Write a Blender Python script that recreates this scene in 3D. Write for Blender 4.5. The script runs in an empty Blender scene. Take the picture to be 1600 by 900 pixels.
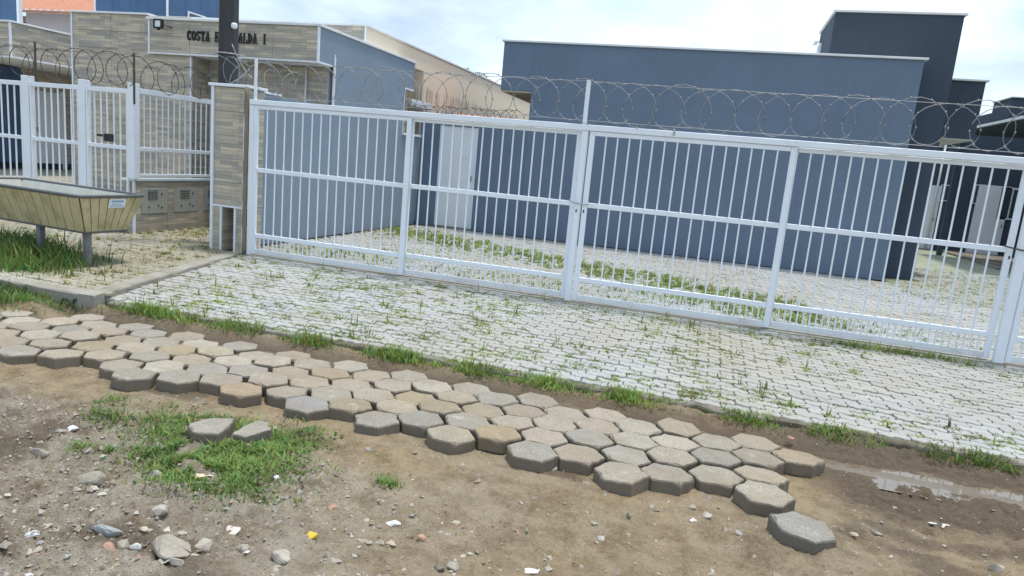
import bpy, bmesh, math, random
import numpy as np
from mathutils import Vector, Matrix
random.seed(7); rng = np.random.default_rng(11)
SC = bpy.context.scene
COL = SC.collection
# ------------------------------------------------------------------ camera, sky, sun, exposure
CAM_H, CAM_D = 1.65, 8.433
PITCH, ROLL, YAW, FPX = 0.17946, 0.09256, 0.27015, 1075.0
cyw, syw, cp, sp = math.cos(YAW), math.sin(YAW), math.cos(PITCH), math.sin(PITCH)
fw = Vector((-syw*cp, cyw*cp, -sp)); rt0 = Vector((cyw, syw, 0)); up0 = rt0.cross(fw)
rt = math.cos(ROLL)*rt0 + math.sin(ROLL)*up0; upv = -math.sin(ROLL)*rt0 + math.cos(ROLL)*up0
cam_pos = Vector((0, -CAM_D, CAM_H))
camd = bpy.data.cameras.new('camera'); cam = bpy.data.objects.new('camera', camd); COL.objects.link(cam)
camd.sensor_width = 36; camd.lens = FPX/1600*36; camd.clip_start = .05; camd.clip_end = 3000
cam.matrix_world = Matrix(((rt.x, upv.x, -fw.x, cam_pos.x), (rt.y, upv.y, -fw.y, cam_pos.y), (rt.z, upv.z, -fw.z, cam_pos.z), (0, 0, 0, 1)))
SC.camera = cam
SUN_EL, SUN_AZ = math.radians(79), math.radians(48)       # azimuth from +Y towards +X
sdir = Vector((math.sin(SUN_AZ)*math.cos(SUN_EL), math.cos(SUN_AZ)*math.cos(SUN_EL), math.sin(SUN_EL)))
W = bpy.data.worlds.new('World'); SC.world = W; W.use_nodes = True
wt = W.node_tree; wt.nodes.clear()
wo = wt.nodes.new('ShaderNodeOutputWorld'); bg = wt.nodes.new('ShaderNodeBackground'); sky = wt.nodes.new('ShaderNodeTexSky')
sky.sky_type = 'NISHITA'; sky.sun_disc = False; sky.sun_elevation = SUN_EL; sky.sun_rotation = SUN_AZ
sky.dust_density = 2.0; sky.ozone_density = 1.5; sky.air_density = 1.0
tc = wt.nodes.new('ShaderNodeTexCoord'); mp = wt.nodes.new('ShaderNodeMapping'); mp.inputs['Scale'].default_value = (1.6, 1.6, 4.2); mp.inputs['Location'].default_value = (.3, .85, .2)
nz = wt.nodes.new('ShaderNodeTexNoise'); nz.inputs['Scale'].default_value = 1.9; nz.inputs['Detail'].default_value = 7; nz.inputs['Roughness'].default_value = .55
rp = wt.nodes.new('ShaderNodeValToRGB'); rp.color_ramp.elements[0].position = .36; rp.color_ramp.elements[0].color = (.38, .38, .38, 1); rp.color_ramp.elements[1].position = .58; rp.color_ramp.elements[1].color = (.96, .96, .96, 1)
nz2 = wt.nodes.new('ShaderNodeTexNoise'); nz2.inputs['Scale'].default_value = 3.1; nz2.inputs['Detail'].default_value = 5
rp2 = wt.nodes.new('ShaderNodeValToRGB'); rp2.color_ramp.elements[0].position = .3; rp2.color_ramp.elements[0].color = (5.6, 7.1, 9.3, 1); rp2.color_ramp.elements[1].position = .65; rp2.color_ramp.elements[1].color = (8.3, 9.6, 11.1, 1)
mixw = wt.nodes.new('ShaderNodeMix'); mixw.data_type = 'RGBA'
L = wt.links.new
L(tc.outputs['Generated'], mp.inputs['Vector']); L(mp.outputs['Vector'], nz.inputs['Vector']); L(mp.outputs['Vector'], nz2.inputs['Vector'])
L(nz.outputs['Fac'], rp.inputs['Fac']); L(nz2.outputs['Fac'], rp2.inputs['Fac'])
L(rp.outputs['Color'], mixw.inputs[0]); L(sky.outputs['Color'], mixw.inputs[6]); L(rp2.outputs['Color'], mixw.inputs[7])
L(mixw.outputs[2], bg.inputs['Color']); bg.inputs['Strength'].default_value = .10; L(bg.outputs['Background'], wo.inputs['Surface'])
sund = bpy.data.lights.new('sun', 'SUN'); sund.energy = 2.3; sund.angle = math.radians(6); sund.color = (1, .95, .87)
sun = bpy.data.objects.new('sun', sund); COL.objects.link(sun); sun.rotation_euler = sdir.to_track_quat('Z', 'Y').to_euler(); sun.location = (0, 0, 30)
vs = SC.view_settings; vs.view_transform = 'Standard'; vs.look = 'None'; vs.exposure = .5; vs.gamma = 1; vs.use_curve_mapping = False

# ------------------------------------------------------------------ pixel helpers (positions only)
def ray(x, y): return fw + rt*((x-800)/FPX) + upv*((450-y)/FPX)
def onz(x, y, z=0.):
    d = ray(x, y); return cam_pos + d*((z-cam_pos.z)/d.z)
def ony(x, y, Y):
    d = ray(x, y); return cam_pos + d*((Y-cam_pos.y)/d.y)
def onx(x, y, X):
    d = ray(x, y); return cam_pos + d*((X-cam_pos.x)/d.x)
def proj(p):
    d = Vector(p)-cam_pos; z = d.dot(fw)
    if z < .1: return (-9999, -9999)
    return (800+FPX*d.dot(rt)/z, 450-FPX*d.dot(upv)/z)
def inframe(p, m=10):
    x, y = proj(p); return -m < x < 1600+m and -m < y < 900+m

# ------------------------------------------------------------------ noise
def _h(ix, iy, s):
    n = (ix.astype(np.int64)*374761393 + iy.astype(np.int64)*668265263 + s*974634777) & 0x7fffffff
    n = ((n ^ (n >> 13))*1274126177) & 0x7fffffff
    return ((n ^ (n >> 16)) & 0xffff)/65535.
def vn(x, y, s=0):
    x = np.asarray(x, float); y = np.asarray(y, float)
    ix = np.floor(x); iy = np.floor(y); fx = x-ix; fy = y-iy; ix = ix.astype(int); iy = iy.astype(int)
    fx = fx*fx*(3-2*fx); fy = fy*fy*(3-2*fy)
    a = _h(ix, iy, s)*(1-fx)+_h(ix+1, iy, s)*fx; b = _h(ix, iy+1, s)*(1-fx)+_h(ix+1, iy+1, s)*fx
    return a*(1-fy)+b*fy
def fbm(x, y, s=0, o=4):
    t = 0.; a = .5
    for k in range(o): t = t+a*(vn(x*2**k, y*2**k, s+k)-.5); a *= .5
    return t

# ------------------------------------------------------------------ materials
MAT = {}
class NB:
    def __init__(s, name):
        s.m = bpy.data.materials.new(name); s.m.use_nodes = True; s.t = s.m.node_tree; s.t.nodes.clear(); MAT[name] = s.m
        s.o = s.n('ShaderNodeOutputMaterial'); s.b = s.n('ShaderNodeBsdfPrincipled'); s.l(s.b.outputs[0], s.o.inputs['Surface'])
    def n(s, t, **k):
        x = s.t.nodes.new(t)
        for a, v in k.items(): setattr(x, a, v)
        return x
    def l(s, a, b): s.t.links.new(a, b)
    def pos(s): return s.n('ShaderNodeNewGeometry').outputs['Position']
    def obj(s): return s.n('ShaderNodeTexCoord').outputs['Object']
    def scale(s, v, sc):
        m = s.n('ShaderNodeMapping'); m.inputs['Scale'].default_value = sc; s.l(v, m.inputs['Vector']); return m.outputs[0]
    def noise(s, v, sc, det=4, ro=.55):
        x = s.n('ShaderNodeTexNoise'); x.inputs['Scale'].default_value = sc; x.inputs['Detail'].default_value = det; x.inputs['Roughness'].default_value = ro
        s.l(v, x.inputs['Vector']); return x.outputs['Fac']
    def ramp(s, f, *st):
        r = s.n('ShaderNodeValToRGB'); e = r.color_ramp.elements
        while len(e) < len(st): e.new(.5)
        for i, (p, c) in enumerate(st):
            e[i].position = p; e[i].color = (c, c, c, 1) if not hasattr(c, '__len__') else (*c[:3], 1)
        s.l(f, r.inputs['Fac']); return r.outputs['Color']
    def mix(s, f, a, b, mode='MIX'):
        x = s.n('ShaderNodeMix', data_type='RGBA', blend_type=mode)
        for i, v in ((0, f), (6, a), (7, b)):
            if hasattr(v, 'is_linked') or hasattr(v, 'links'): s.l(v, x.inputs[i])
            elif i == 0: x.inputs[0].default_value = v
            else: x.inputs[i].default_value = (*v[:3], 1)
        return x.outputs[2]
    def math(s, op, a, b=0.):
        x = s.n('ShaderNodeMath', operation=op)
        for i, v in ((0, a), (1, b)):
            if hasattr(v, 'links'): s.l(v, x.inputs[i])
            else: x.inputs[i].default_value = v
        return x.outputs[0]
    def bump(s, h, st=.3, d=.01):
        x = s.n('ShaderNodeBump'); x.inputs['Strength'].default_value = st; x.inputs['Distance'].default_value = d
        s.l(h, x.inputs['Height']); s.l(x.outputs[0], s.b.inputs['Normal'])
    def out(s, col, rough=.8, spec=.5, metal=0.):
        if hasattr(col, 'links'): s.l(col, s.b.inputs['Base Color'])
        else: s.b.inputs['Base Color'].default_value = (*col[:3], 1)
        if hasattr(rough, 'links'): s.l(rough, s.b.inputs['Roughness'])
        else: s.b.inputs['Roughness'].default_value = rough
        s.b.inputs['Specular IOR Level'].default_value = spec; s.b.inputs['Metallic'].default_value = metal
        return s.m
def sc3(c, k): return tuple(min(1, v*k) for v in c)
def plaster(name, c, var=.12, rough=.9, streak=.14):
    b = NB(name); p = b.pos()
    n1 = b.noise(p, .9, 6, .65); n2 = b.noise(b.scale(p, (14, 14, .7)), 1., 5, .65)
    col = b.mix(n1, sc3(c, 1-var), sc3(c, 1+var))
    col = b.mix(b.ramp(n2, (.45, 0.), (.75, streak)), col, sc3(c, .62))
    g_ = b.noise(b.scale(p, (70, 70, 22)), 1., 3, .7); col = b.mix(b.ramp(g_, (.42, 0.), (.7, .3)), col, sc3(c, .7)); b.bump(g_, .5, .006); return b.out(col, rough, .3)
def paint(name, c, rough=.45, dirt=(.35, .3, .22), amt=.5):
    b = NB(name); p = b.pos()
    n1 = b.noise(p, 3.1, 5); n2 = b.noise(p, 38, 4, .7)
    f = b.math('MULTIPLY', b.ramp(n1, (.5, 0.), (.8, amt)), b.ramp(n2, (.42, 0.), (.7, 1.)))
    b.bump(n2, .05, .003)
    return b.out(b.mix(f, c, dirt), rough, .4)
def metal(name, c, rough=.45, rust=(.13, .06, .03), amt=.5, m=.6):
    b = NB(name); p = b.pos(); n1 = b.noise(p, 9, 5)
    return b.out(b.mix(b.ramp(n1, (.45, 0.), (.75, amt)), c, rust), rough, .5, m)

paint('white_paint', (.75, .80, .85)); paint('grimy_paint', (.70, .72, .73), .6, (.22, .19, .15), 1.); paint('door_white', (.74, .77, .80), .5); paint('trim_white', (.72, .74, .75), .6, (.25, .22, .17), .7)
plaster('wall_gray', (.142, .192, .258), .18); plaster('wall_costa', (.235, .295, .36), .16); plaster('wall_dark', (.058, .078, .104), .16); plaster('wall_darker', (.04, .05, .058))
plaster('cream_soffit', (.55, .5, .37)); plaster('white_wall', (.62, .62, .62))
b = NB('mold_cream'); p = b.pos()        # cream wall, black mould streaks low on the wall
n2 = b.noise(b.scale(p, (9, 9, .8)), 1.4, 6, .7)
zz = b.n('ShaderNodeSeparateXYZ'); b.l(p, zz.inputs[0]); mr = b.n('ShaderNodeMapRange'); mr.inputs[1].default_value = 3.75; mr.inputs[2].default_value = 3.2; b.l(zz.outputs[2], mr.inputs[0])
f = b.ramp(b.math('MULTIPLY', n2, mr.outputs[0]), (.43, 0.), (.6, .55))
b.bump(b.noise(p, 60, 3), .2, .004); b.out(b.mix(f, b.mix(b.noise(p, 1.2), (.78, .64, .48), (.84, .73, .58)), (.085, .08, .075)), .9, .3)
metal('steel', (.40, .41, .42), .45, (.16, .09, .05), .7); metal('wire_steel', (.27, .28, .29), .5, (.09, .06, .045), .55, .4); metal('wire_rusty', (.085, .07, .06), .6, (.08, .045, .03), .9, .2)
metal('black_metal', (.025, .025, .027), .5, (.03, .02, .02), .2, .3); metal('leg_steel', (.20, .21, .22), .6, (.1, .06, .04), .6, .3); metal('rim_dark', (.10, .11, .12), .55, (.08, .06, .04), .5, .2)
# stone-strip ceramic cladding
b = NB('strip_tile'); p = b.pos(); sx = b.n('ShaderNodeSeparateXYZ'); b.l(p, sx.inputs[0])
u = b.math('ADD', sx.outputs[0], sx.outputs[1]); cx = b.n('ShaderNodeCombineXYZ'); b.l(u, cx.inputs[0]); b.l(sx.outputs[2], cx.inputs[1])
def brick(w, h, c1, c2, off):
    k = b.n('ShaderNodeTexBrick'); b.l(cx.outputs[0], k.inputs['Vector']); k.inputs['Scale'].default_value = 1; k.inputs['Brick Width'].default_value = w; k.inputs['Row Height'].default_value = h
    k.inputs['Mortar Size'].default_value = .0012; k.inputs['Color1'].default_value = (*c1, 1); k.inputs['Color2'].default_value = (*c2, 1); k.inputs['Mortar'].default_value = (.2, .19, .17, 1); k.offset = off; return k
k1 = brick(.31, .05, (.39, .37, .325), (.53, .475, .375), .37); k2 = brick(.31, .05, (.65, .66, .70), (1.15, 1.12, 1.04), .37); k2.offset_frequency = 3; k1.offset_frequency = 2
cc = b.mix(.55, k1.outputs['Color'], k2.outputs['Color'], 'MULTIPLY')
gr = b.noise(b.scale(p, (3, 3, 60)), 1.6, 5, .65)
cc = b.mix(.5, cc, b.ramp(gr, (.3, (.6, .6, .6)), (.7, (1.3, 1.25, 1.15))), 'MULTIPLY')
cc = b.mix(b.ramp(b.noise(p, 1.7, 3), (.55, 0.), (.8, .3)), cc, (.16, .17, .10))
b.bump(gr, .1, .002); b.out(cc, .55, .4)
b = NB('blue_tile'); p = b.pos(); b.out(b.mix(b.noise(p, 2.2, 5), (.018, .06, .14), (.05, .13, .26)), .22, .5)
b = NB('grout'); b.out((.55, .57, .6), .8)
b = NB('roof_clay'); p = b.pos(); b.out(b.mix(b.noise(p, 5, 5), (.42, .17, .10), (.58, .30, .19)), .85, .3)
b = NB('pole_concrete'); p = b.pos(); b.bump(b.noise(p, 50), .2, .004); b.out(b.mix(b.noise(b.scale(p, (6, 6, .6)), 1.5, 5), (.035, .037, .042), (.075, .075, .078)), .85, .3)
b = NB('old_wood'); p = b.pos(); g = b.noise(b.scale(p, (45, 45, 2.5)), 1, 5, .7); b.bump(g, .5, .004); b.out(b.mix(g, (.10, .085, .065), (.34, .29, .22)), .9, .2)
b = NB('plank'); p = b.pos(); g = b.noise(b.scale(p, (12, 12, 3)), 1.5, 6, .7); g2 = b.noise(p, 3.5, 5, .7); b.bump(g, .2, .003)
b.out(b.mix(b.ramp(g2, (.45, 0.), (.72, .75)), b.mix(g, (.42, .36, .19), (.60, .53, .33)), (.19, .165, .08)), .7, .3)
b = NB('plank_inside'); p = b.pos(); b.out(b.mix(b.noise(p, 6, 5), (.42, .42, .36), (.62, .62, .56)), .7, .3)
b = NB('sticker_white'); b.out((.7, .74, .78), .4)
b = NB('sticker_blue'); b.out((.25, .36, .52), .4)
b = NB('meter_gray'); p = b.pos(); b.out(b.mix(b.noise(p, 9, 4), (.30, .315, .28), (.40, .41, .37)), .6, .4)
b = NB('dark_hole'); b.out((.015, .015, .015), .8)
b = NB('glass'); b.out((.05, .07, .08), .08, .6)
b = NB('concrete'); p = b.pos(); g = b.noise(p, 26, 5, .7); b.bump(g, .45, .006); b.out(b.mix(b.ramp(b.noise(p, 2.3, 5), (.4, 0.), (.75, .8)), b.mix(g, (.25, .235, .20), (.40, .38, .33)), (.17, .15, .10)), .9, .3)
b = NB('old_concrete'); p = b.pos(); g = b.noise(p, 30, 5, .7); b.bump(g, .6, .008); b.out(b.mix(b.ramp(b.noise(p, 3.3, 5), (.38, 0.), (.6, .9)), b.mix(g, (.22, .2, .17), (.34, .315, .26)), (.10, .085, .055)), .9, .3)
# hexagonal paver: worn concrete; object colour tints each one
b = NB('hex_concrete'); o = b.obj(); oi = b.n('ShaderNodeObjectInfo'); va = b.n('ShaderNodeVectorMath', operation='ADD'); cm = b.n('ShaderNodeCombineXYZ')
rnd = b.math('MULTIPLY', oi.outputs['Random'], 40); b.l(rnd, cm.inputs[0]); b.l(rnd, cm.inputs[1]); b.l(o, va.inputs[0]); b.l(cm.outputs[0], va.inputs[1]); v = va.outputs[0]
g1 = b.noise(v, 9, 6, .65); g2 = b.noise(v, 85, 4, .7); g3 = b.noise(v, 200, 2, .6)
cc = b.mix(g1, (.68, .66, .63), (1.25, 1.21, 1.12)); cc = b.mix(1., cc, oi.outputs['Color'], 'MULTIPLY')
cc = b.mix(b.ramp(g2, (.47, 0.), (.66, .6)), cc, (.12, .11, .095)); cc = b.mix(b.ramp(b.noise(v, 120, 3, .6), (.6, 0.), (.72, .4)), cc, (.46, .44, .40)); cc = b.mix(b.ramp(b.noise(v, 3.2, 5, .7), (.48, 0.), (.7, .5)), cc, (.25, .19, .12)); cc = b.mix(b.ramp(b.noise(v, 5, 5, .7), (.6, 0.), (.72, .55)), cc, (.50, .48, .44))
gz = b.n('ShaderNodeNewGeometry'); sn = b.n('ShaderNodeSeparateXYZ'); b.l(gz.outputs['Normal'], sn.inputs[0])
side_shade_soil = b.ramp(sn.outputs[2], (.2, .8), (.6, 0.))       # unworn, earth-stained sides, with their shade painted in as well
cc = b.mix(side_shade_soil, cc, b.mix(g1, b.mix(g2, (.06, .055, .048), (.19, .17, .142)), (.17, .135, .09)))
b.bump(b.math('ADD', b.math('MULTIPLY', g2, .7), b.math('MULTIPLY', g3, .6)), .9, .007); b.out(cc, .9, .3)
# interlocking paver
def paver_mat(name, c0, c1, stain, samt):
    b = NB(name); p = b.pos(); oi = b.n('ShaderNodeObjectInfo'); at = b.n('ShaderNodeAttribute', attribute_name='tint')
    r = b.math('FRACT', b.math('ADD', oi.outputs['Random'], at.outputs['Fac']))
    cc = b.mix(r, c0, c1); g1 = b.noise(p, 1.1, 6, .65); g2 = b.noise(p, 60, 4, .7)
    cc = b.mix(b.ramp(b.noise(p, .35, 5, .6), (.36, 0.), (.66, samt)), cc, stain); cc = b.mix(b.ramp(g1, (.5, 0.), (.78, .55)), cc, sc3(stain, .7)); cc = b.mix(b.ramp(g2, (.46, 0.), (.75, .45)), cc, (.22, .2, .165))
    b.bump(g2, .5, .004); b.out(cc, .9, .3)
paver_mat('paver_pale', (.365, .38, .39), (.43, .44, .44), (.345, .315, .24), .8); paver_mat('paver_dirty', (.36, .345, .285), (.44, .42, .35), (.26, .225, .145), .9)
b = NB('paver_bed'); p = b.pos(); g = b.noise(p, 30, 5); b.bump(g, .5, .01); b.out(b.mix(g, (.07, .055, .035), (.15, .125, .08)), .95, .2)
b = NB('paved_far'); p = b.pos(); k = b.n('ShaderNodeTexBrick'); b.l(p, k.inputs['Vector']); k.inputs['Scale'].default_value = 1; k.inputs['Brick Width'].default_value = .22; k.inputs['Row Height'].default_value = .11; k.inputs['Mortar Size'].default_value = .012
k.inputs['Color1'].default_value = (.42, .42, .37, 1); k.inputs['Color2'].default_value = (.36, .37, .30, 1); k.inputs['Mortar'].default_value = (.13, .17, .06, 1); b.out(b.mix(b.ramp(b.noise(p, 2), (.45, 0.), (.7, .6)), k.outputs[0], (.2, .24, .09)), .9, .3)
# dirt
b = NB('dirt'); p = b.pos(); at = b.n('ShaderNodeAttribute', attribute_name='wet'); ag = b.n('ShaderNodeAttribute', attribute_name='grit')
n1 = b.noise(p, .8, 6, .6); n2 = b.noise(p, 6, 6, .7); n3 = b.noise(p, 55, 5, .75)
cc = b.mix(b.ramp(n1, (.38, 0.), (.62, 1.)), (.42, .315, .185), (.40, .33, .225))
cc = b.mix(ag.outputs['Fac'], cc, (.44, .39, .305)); cc = b.mix(b.ramp(n2, (.42, 0.), (.68, .8)), cc, (.185, .125, .062))
cc = b.mix(b.ramp(n3, (.5, 0.), (.75, .55)), cc, (.46, .41, .33)); cc = b.mix(b.ramp(b.noise(p, 130, 3, .7), (.5, 0.), (.72, .6)), cc, (.14, .105, .066))
cc = b.mix(at.outputs['Fac'], cc, b.mix(n2, (.10, .070, .042), (.165, .122, .080)))
rr = b.mix(at.outputs['Fac'], (.95, .95, .95), (.42, .42, .42)); b.bump(b.math('ADD', n3, b.math('MULTIPLY', b.noise(p, 150, 3, .7), .6)), 1., .02); b.out(cc, rr, .35)
b = NB('ground_far'); p = b.pos(); b.out(b.mix(b.noise(p, .5, 6), (.2, .165, .11), (.12, .14, .06)), .95, .2)
b = NB('puddle'); p = b.pos(); b.bump(b.noise(p, 14, 2), .015, .01); b.out((.16, .125, .085), .02, .9)
def attr_mat(name, rough=.85):
    b = NB(name); at = b.n('ShaderNodeAttribute', attribute_name='Col'); p = b.pos(); g = b.noise(p, 70, 4, .7); b.bump(g, .5, .004)
    b.out(b.mix(.6, at.outputs['Color'], b.ramp(g, (.3, .55), (.7, 1.25)), 'MULTIPLY'), rough, .3)
attr_mat('rubble')
b = NB('debris'); oi = b.n('ShaderNodeObjectInfo'); o = b.obj(); g = b.noise(o, 45, 5, .7); g1 = b.noise(o, 14, 4); b.bump(g, .6, .004)
b.out(b.mix(.75, oi.outputs['Color'], b.mix(.5, b.ramp(g, (.3, .5), (.7, 1.3)), b.ramp(g1, (.3, .6), (.7, 1.25))), 'MULTIPLY'), .85, .3)
b = NB('grass'); at = b.n('ShaderNodeAttribute', attribute_name='Col'); tr = b.n('ShaderNodeBsdfTranslucent'); ms = b.n('ShaderNodeMixShader'); ms.inputs[0].default_value = .35
b.out(at.outputs['Color'], .55, .3); b.l(at.outputs['Color'], tr.inputs['Color']); b.l(b.b.outputs[0], ms.inputs[1]); b.l(tr.outputs[0], ms.inputs[2]); b.l(ms.outputs[0], b.o.inputs['Surface'])
b = NB('palm_green'); b.out((.06, .1, .035), .6); b = NB('yellow_foam'); p = b.pos(); b.bump(b.noise(p, 80), .6, .004); b.out((.62, .46, .06), .8)

# ------------------------------------------------------------------ builders
WL = {}
def wl(o): return WL.get(o.name, Vector((0, 0, 0))) if o else Vector((0, 0, 0))
def link(name, data, parent=None, loc=(0, 0, 0), m=None):
    o = bpy.data.objects.new(name, data); COL.objects.link(o); loc = Vector(loc)
    if parent: o.parent = parent; o.location = loc-wl(parent)
    else: o.location = loc
    WL[o.name] = loc
    return o
def thing(name, label, cat, loc=(0, 0, 0), group=None):
    o = link(name, None, None, loc); o.empty_display_size = .2; o['label'] = label; o['category'] = cat
    if group: o['group'] = group
    return o
def tag(o, label, cat, group=None):
    o['label'] = label; o['category'] = cat
    if group: o['group'] = group
    return o
def struct(o): o['kind'] = 'structure'; return o
def mesh(name, V, F, m, smooth=False):
    me = bpy.data.meshes.new(name); me.from_pydata([tuple(v) for v in V], [], F); me.update()
    if m: me.materials.append(MAT[m])
    if smooth: me.polygons.foreach_set('use_smooth', [True]*len(me.polygons))
    return me
def cbox(sx, sy, sz, c):      # chamfered box, centred
    hx, hy, hz = sx/2, sy/2, sz/2; c = min(c, hx*.9, hy*.9, hz*.9)
    if c <= 0:
        V = [(x, y, z) for x in (-hx, hx) for y in (-hy, hy) for z in (-hz, hz)]
        F = [(0, 1, 3, 2), (4, 6, 7, 5), (0, 4, 5, 1), (2, 3, 7, 6), (0, 2, 6, 4), (1, 5, 7, 3)]
        return V, F
    V = []; idx = {}
    for x in (-1, 1):
        for y in (-1, 1):
            for z in (-1, 1):
                for a in range(3):
                    p = [x*(hx-c), y*(hy-c), z*(hz-c)]; p[a] += (x, y, z)[a]*c
                    idx[(x, y, z, a)] = len(V); V.append(tuple(p))
    F = []
    def q(l):
        F.append(l)
    for a in range(3):
        b1, b2 = (a+1) % 3, (a+2) % 3
        for s in (-1, 1):
            l = []
            for (u, v) in ((-1, -1), (1, -1), (1, 1), (-1, 1)):
                t = [0, 0, 0]; t[a] = s; t[b1] = u; t[b2] = v; l.append(idx[(*t, a)])
            q(l if s > 0 else l[::-1])
        for u in (-1, 1):
            for v in (-1, 1):
                t0 = [0]*3; t1 = [0]*3; t0[a] = -1; t1[a] = 1; t0[b1] = t1[b1] = u; t0[b2] = t1[b2] = v
                l = [idx[(*t0, b1)], idx[(*t1, b1)], idx[(*t1, b2)], idx[(*t0, b2)]]
                q(l if u*v > 0 else l[::-1])
    for x in (-1, 1):
        for y in (-1, 1):
            for z in (-1, 1):
                l = [idx[(x, y, z, 0)], idx[(x, y, z, 1)], idx[(x, y, z, 2)]]; q(l if x*y*z > 0 else l[::-1])
    return V, F
BC = {}
def box(name, parent, m, x, y, z, c=.004):
    key = (round(x[1]-x[0], 4), round(y[1]-y[0], 4), round(z[1]-z[0], 4), m, c)
    if key not in BC: BC[key] = mesh(name, *cbox(key[0], key[1], key[2], c), m)
    return link(name, BC[key], parent, ((x[0]+x[1])/2, (y[0]+y[1])/2, (z[0]+z[1])/2))
def tube(pts, r, n=5, close=False):
    P = [Vector(p) for p in pts]; V = []; F = []; N = len(P)
    rr = r if hasattr(r, '__len__') else [r]*N
    up = Vector((.13, .21, .97)).normalized()
    for i in range(N):
        a = P[i-1] if (i > 0 or close) else P[i]; c = P[(i+1) % N] if (i < N-1 or close) else P[i]
        t = (c-a)
        if t.length < 1e-9: t = Vector((0, 0, 1))
        t.normalize(); s = t.cross(up)
        if s.length < .05: s = t.cross(Vector((1, 0, 0)))
        s.normalize(); w = s.cross(t)
        for k in range(n):
            an = 2*math.pi*k/n; V.append(P[i]+(s*math.cos(an)+w*math.sin(an))*rr[i])
    for i in range(N if close else N-1):
        j = (i+1) % N
        for k in range(n): F.append((i*n+k, i*n+(k+1) % n, j*n+(k+1) % n, j*n+k))
    if not close: F.append(tuple(range(n))[::-1]); F.append(tuple(range((N-1)*n, N*n)))
    return V, F
def merge(parts):
    V = []; F = []
    for v, f in parts:
        o = len(V); V += list(v); F += [tuple(i+o for i in q) for q in f]
    return V, F
def moved(vf, d): return [Vector(v)+Vector(d) for v in vf[0]], vf[1]
def poly_prism(pts, z0, z1):
    n = len(pts); V = [(x, y, z0) for x, y in pts]+[(x, y, z1) for x, y in pts]
    return V, [tuple(range(n))[::-1], tuple(range(n, 2*n))]+[(i, (i+1) % n, n+(i+1) % n, n+i) for i in range(n)]

# ------------------------------------------------------------------ the setting: ground
def smooth(a, b_, x): t = np.clip((x-a)/(b_-a), 0, 1); return t*t*(3-2*t)
def terrain(x, y):
    x = np.asarray(x, float); y = np.asarray(y, float)
    hexzone = smooth(-4.95, -4.6, y)*smooth(-3.5, -3.75, y)*smooth(1.0, .7, x)
    n = .030*fbm(x*.9, y*.9, 1)+.036*fbm(x*3.7, y*4.7, 5)+.036*fbm(x*13, y*17, 9)+.024*fbm(x*36, y*36, 14, 2)+.011*(vn(x*95, y*95, 17)-.5)*(.4+1.2*vn(x*2.2, y*2.2, 19))-.03*np.abs(fbm(x*2.3+5, y*3.1, 33))
    grit = smooth(-1.2, -2.6, x)*smooth(-4.9, -5.4, y)
    mud = smooth(.8, 1.3, x)*smooth(-4.7, -4.3, y)
    n = n*(1+1.2*grit+.9*mud)+.16*np.maximum(0, fbm(x*5, y*7, 51)-.02)*smooth(-5.15, -4.8, y)*smooth(-4.1, -4.4, y)*smooth(1.6, 1., x)
    fill = smooth(-4.35, -4.1, y)*smooth(-3.62, -3.72, y)*smooth(.6, .2, x)
    z = -.130+n*(1-.75*hexzone)-.010*hexzone+.045*fill
    r = smooth(.6, 1.1, x)
    yc = -3.46-.13*r; g = np.exp(-((y-yc)/(.10+.05*r))**2)
    z = z*(1-.75*g)+(-.152-.016*r)*.75*g-.008*g
    led = np.exp(-((y+3.37)/.035)**2)*r*.02
    z = z+smooth(-3.36, -3.2, y)*.042+led
    z = z+.085*np.exp(-(((x+5.85)/.28)**2+((y+3.62)/.13)**2))*(1+1.5*fbm(x*9, y*9, 30))
    z = z+smooth(-5.5, -6.4, x)*.05*smooth(-4.2, -3.7, y)
    z = z-.06*np.exp(-(((x+5.86)/.17)**2+((y+3.36)/.07)**2))
    return z
def wetness(x, y):
    r = smooth(.6, 1.1, x)
    w = np.exp(-((y+3.46+.1*r)/.22)**2)
    w = np.maximum(w, smooth(.75, 1.15, x+.4*(y+4.2))*smooth(-4.55, -4.15, y+.25*fbm(x*3, y*3, 21))*.85)
    w = np.maximum(w, .7*smooth(.10, .2, fbm(x*1.4+3, y*2.6, 40)+.1*smooth(-5.9, -6.3, y)))
    return np.clip(w, 0, 1)
def th(x, y): return float(terrain(np.array([x]), np.array([y]))[0])
def tha(a): a = np.asarray(a, float); return terrain(a[:, 0], a[:, 1])
def grid(name, x0, x1, y0, y1, d, m):
    xs = np.arange(x0, x1+d/2, d); ys = np.arange(y0, y1+d/2, d); X, Y = np.meshgrid(xs, ys); Z = terrain(X, Y)
    nx, ny = len(xs), len(ys); me = bpy.data.meshes.new(name)
    V = np.stack([X, Y, Z], -1).reshape(-1, 3); i = np.arange((ny-1)*(nx-1)); r = i//(nx-1); c = i % (nx-1); a = r*nx+c
    F = np.stack([a, a+1, a+nx+1, a+nx], -1)
    me.vertices.add(len(V)); me.vertices.foreach_set('co', V.ravel()); me.loops.add(F.size); me.loops.foreach_set('vertex_index', F.ravel().astype(np.int32))
    me.polygons.add(len(F)); me.polygons.foreach_set('loop_start', np.arange(0, F.size, 4, dtype=np.int32)); me.update()
    for nm, fn in (('wet', wetness), ('grit', lambda x, y: smooth(-.6, -2.2, x+.8*fbm(x*2, y*2, 60))*smooth(-4.9, -5.3, y))):
        at = me.attributes.new(nm, 'FLOAT', 'POINT'); at.data.foreach_set('value', fn(X, Y).ravel().astype(np.float32))
    me.materials.append(MAT[m]); me.validate(); return struct(link(name, me))
grid('dirt_road', -7.6, 3.4, -7.1, -3.16, .0105, 'dirt')
S = 900; struct(link('ground', mesh('ground', [(-S, -S, -.24), (S, -S, -.24), (S, S, -.24), (-S, S, -.24)], [(0, 1, 2, 3)], 'ground_far')))
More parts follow.
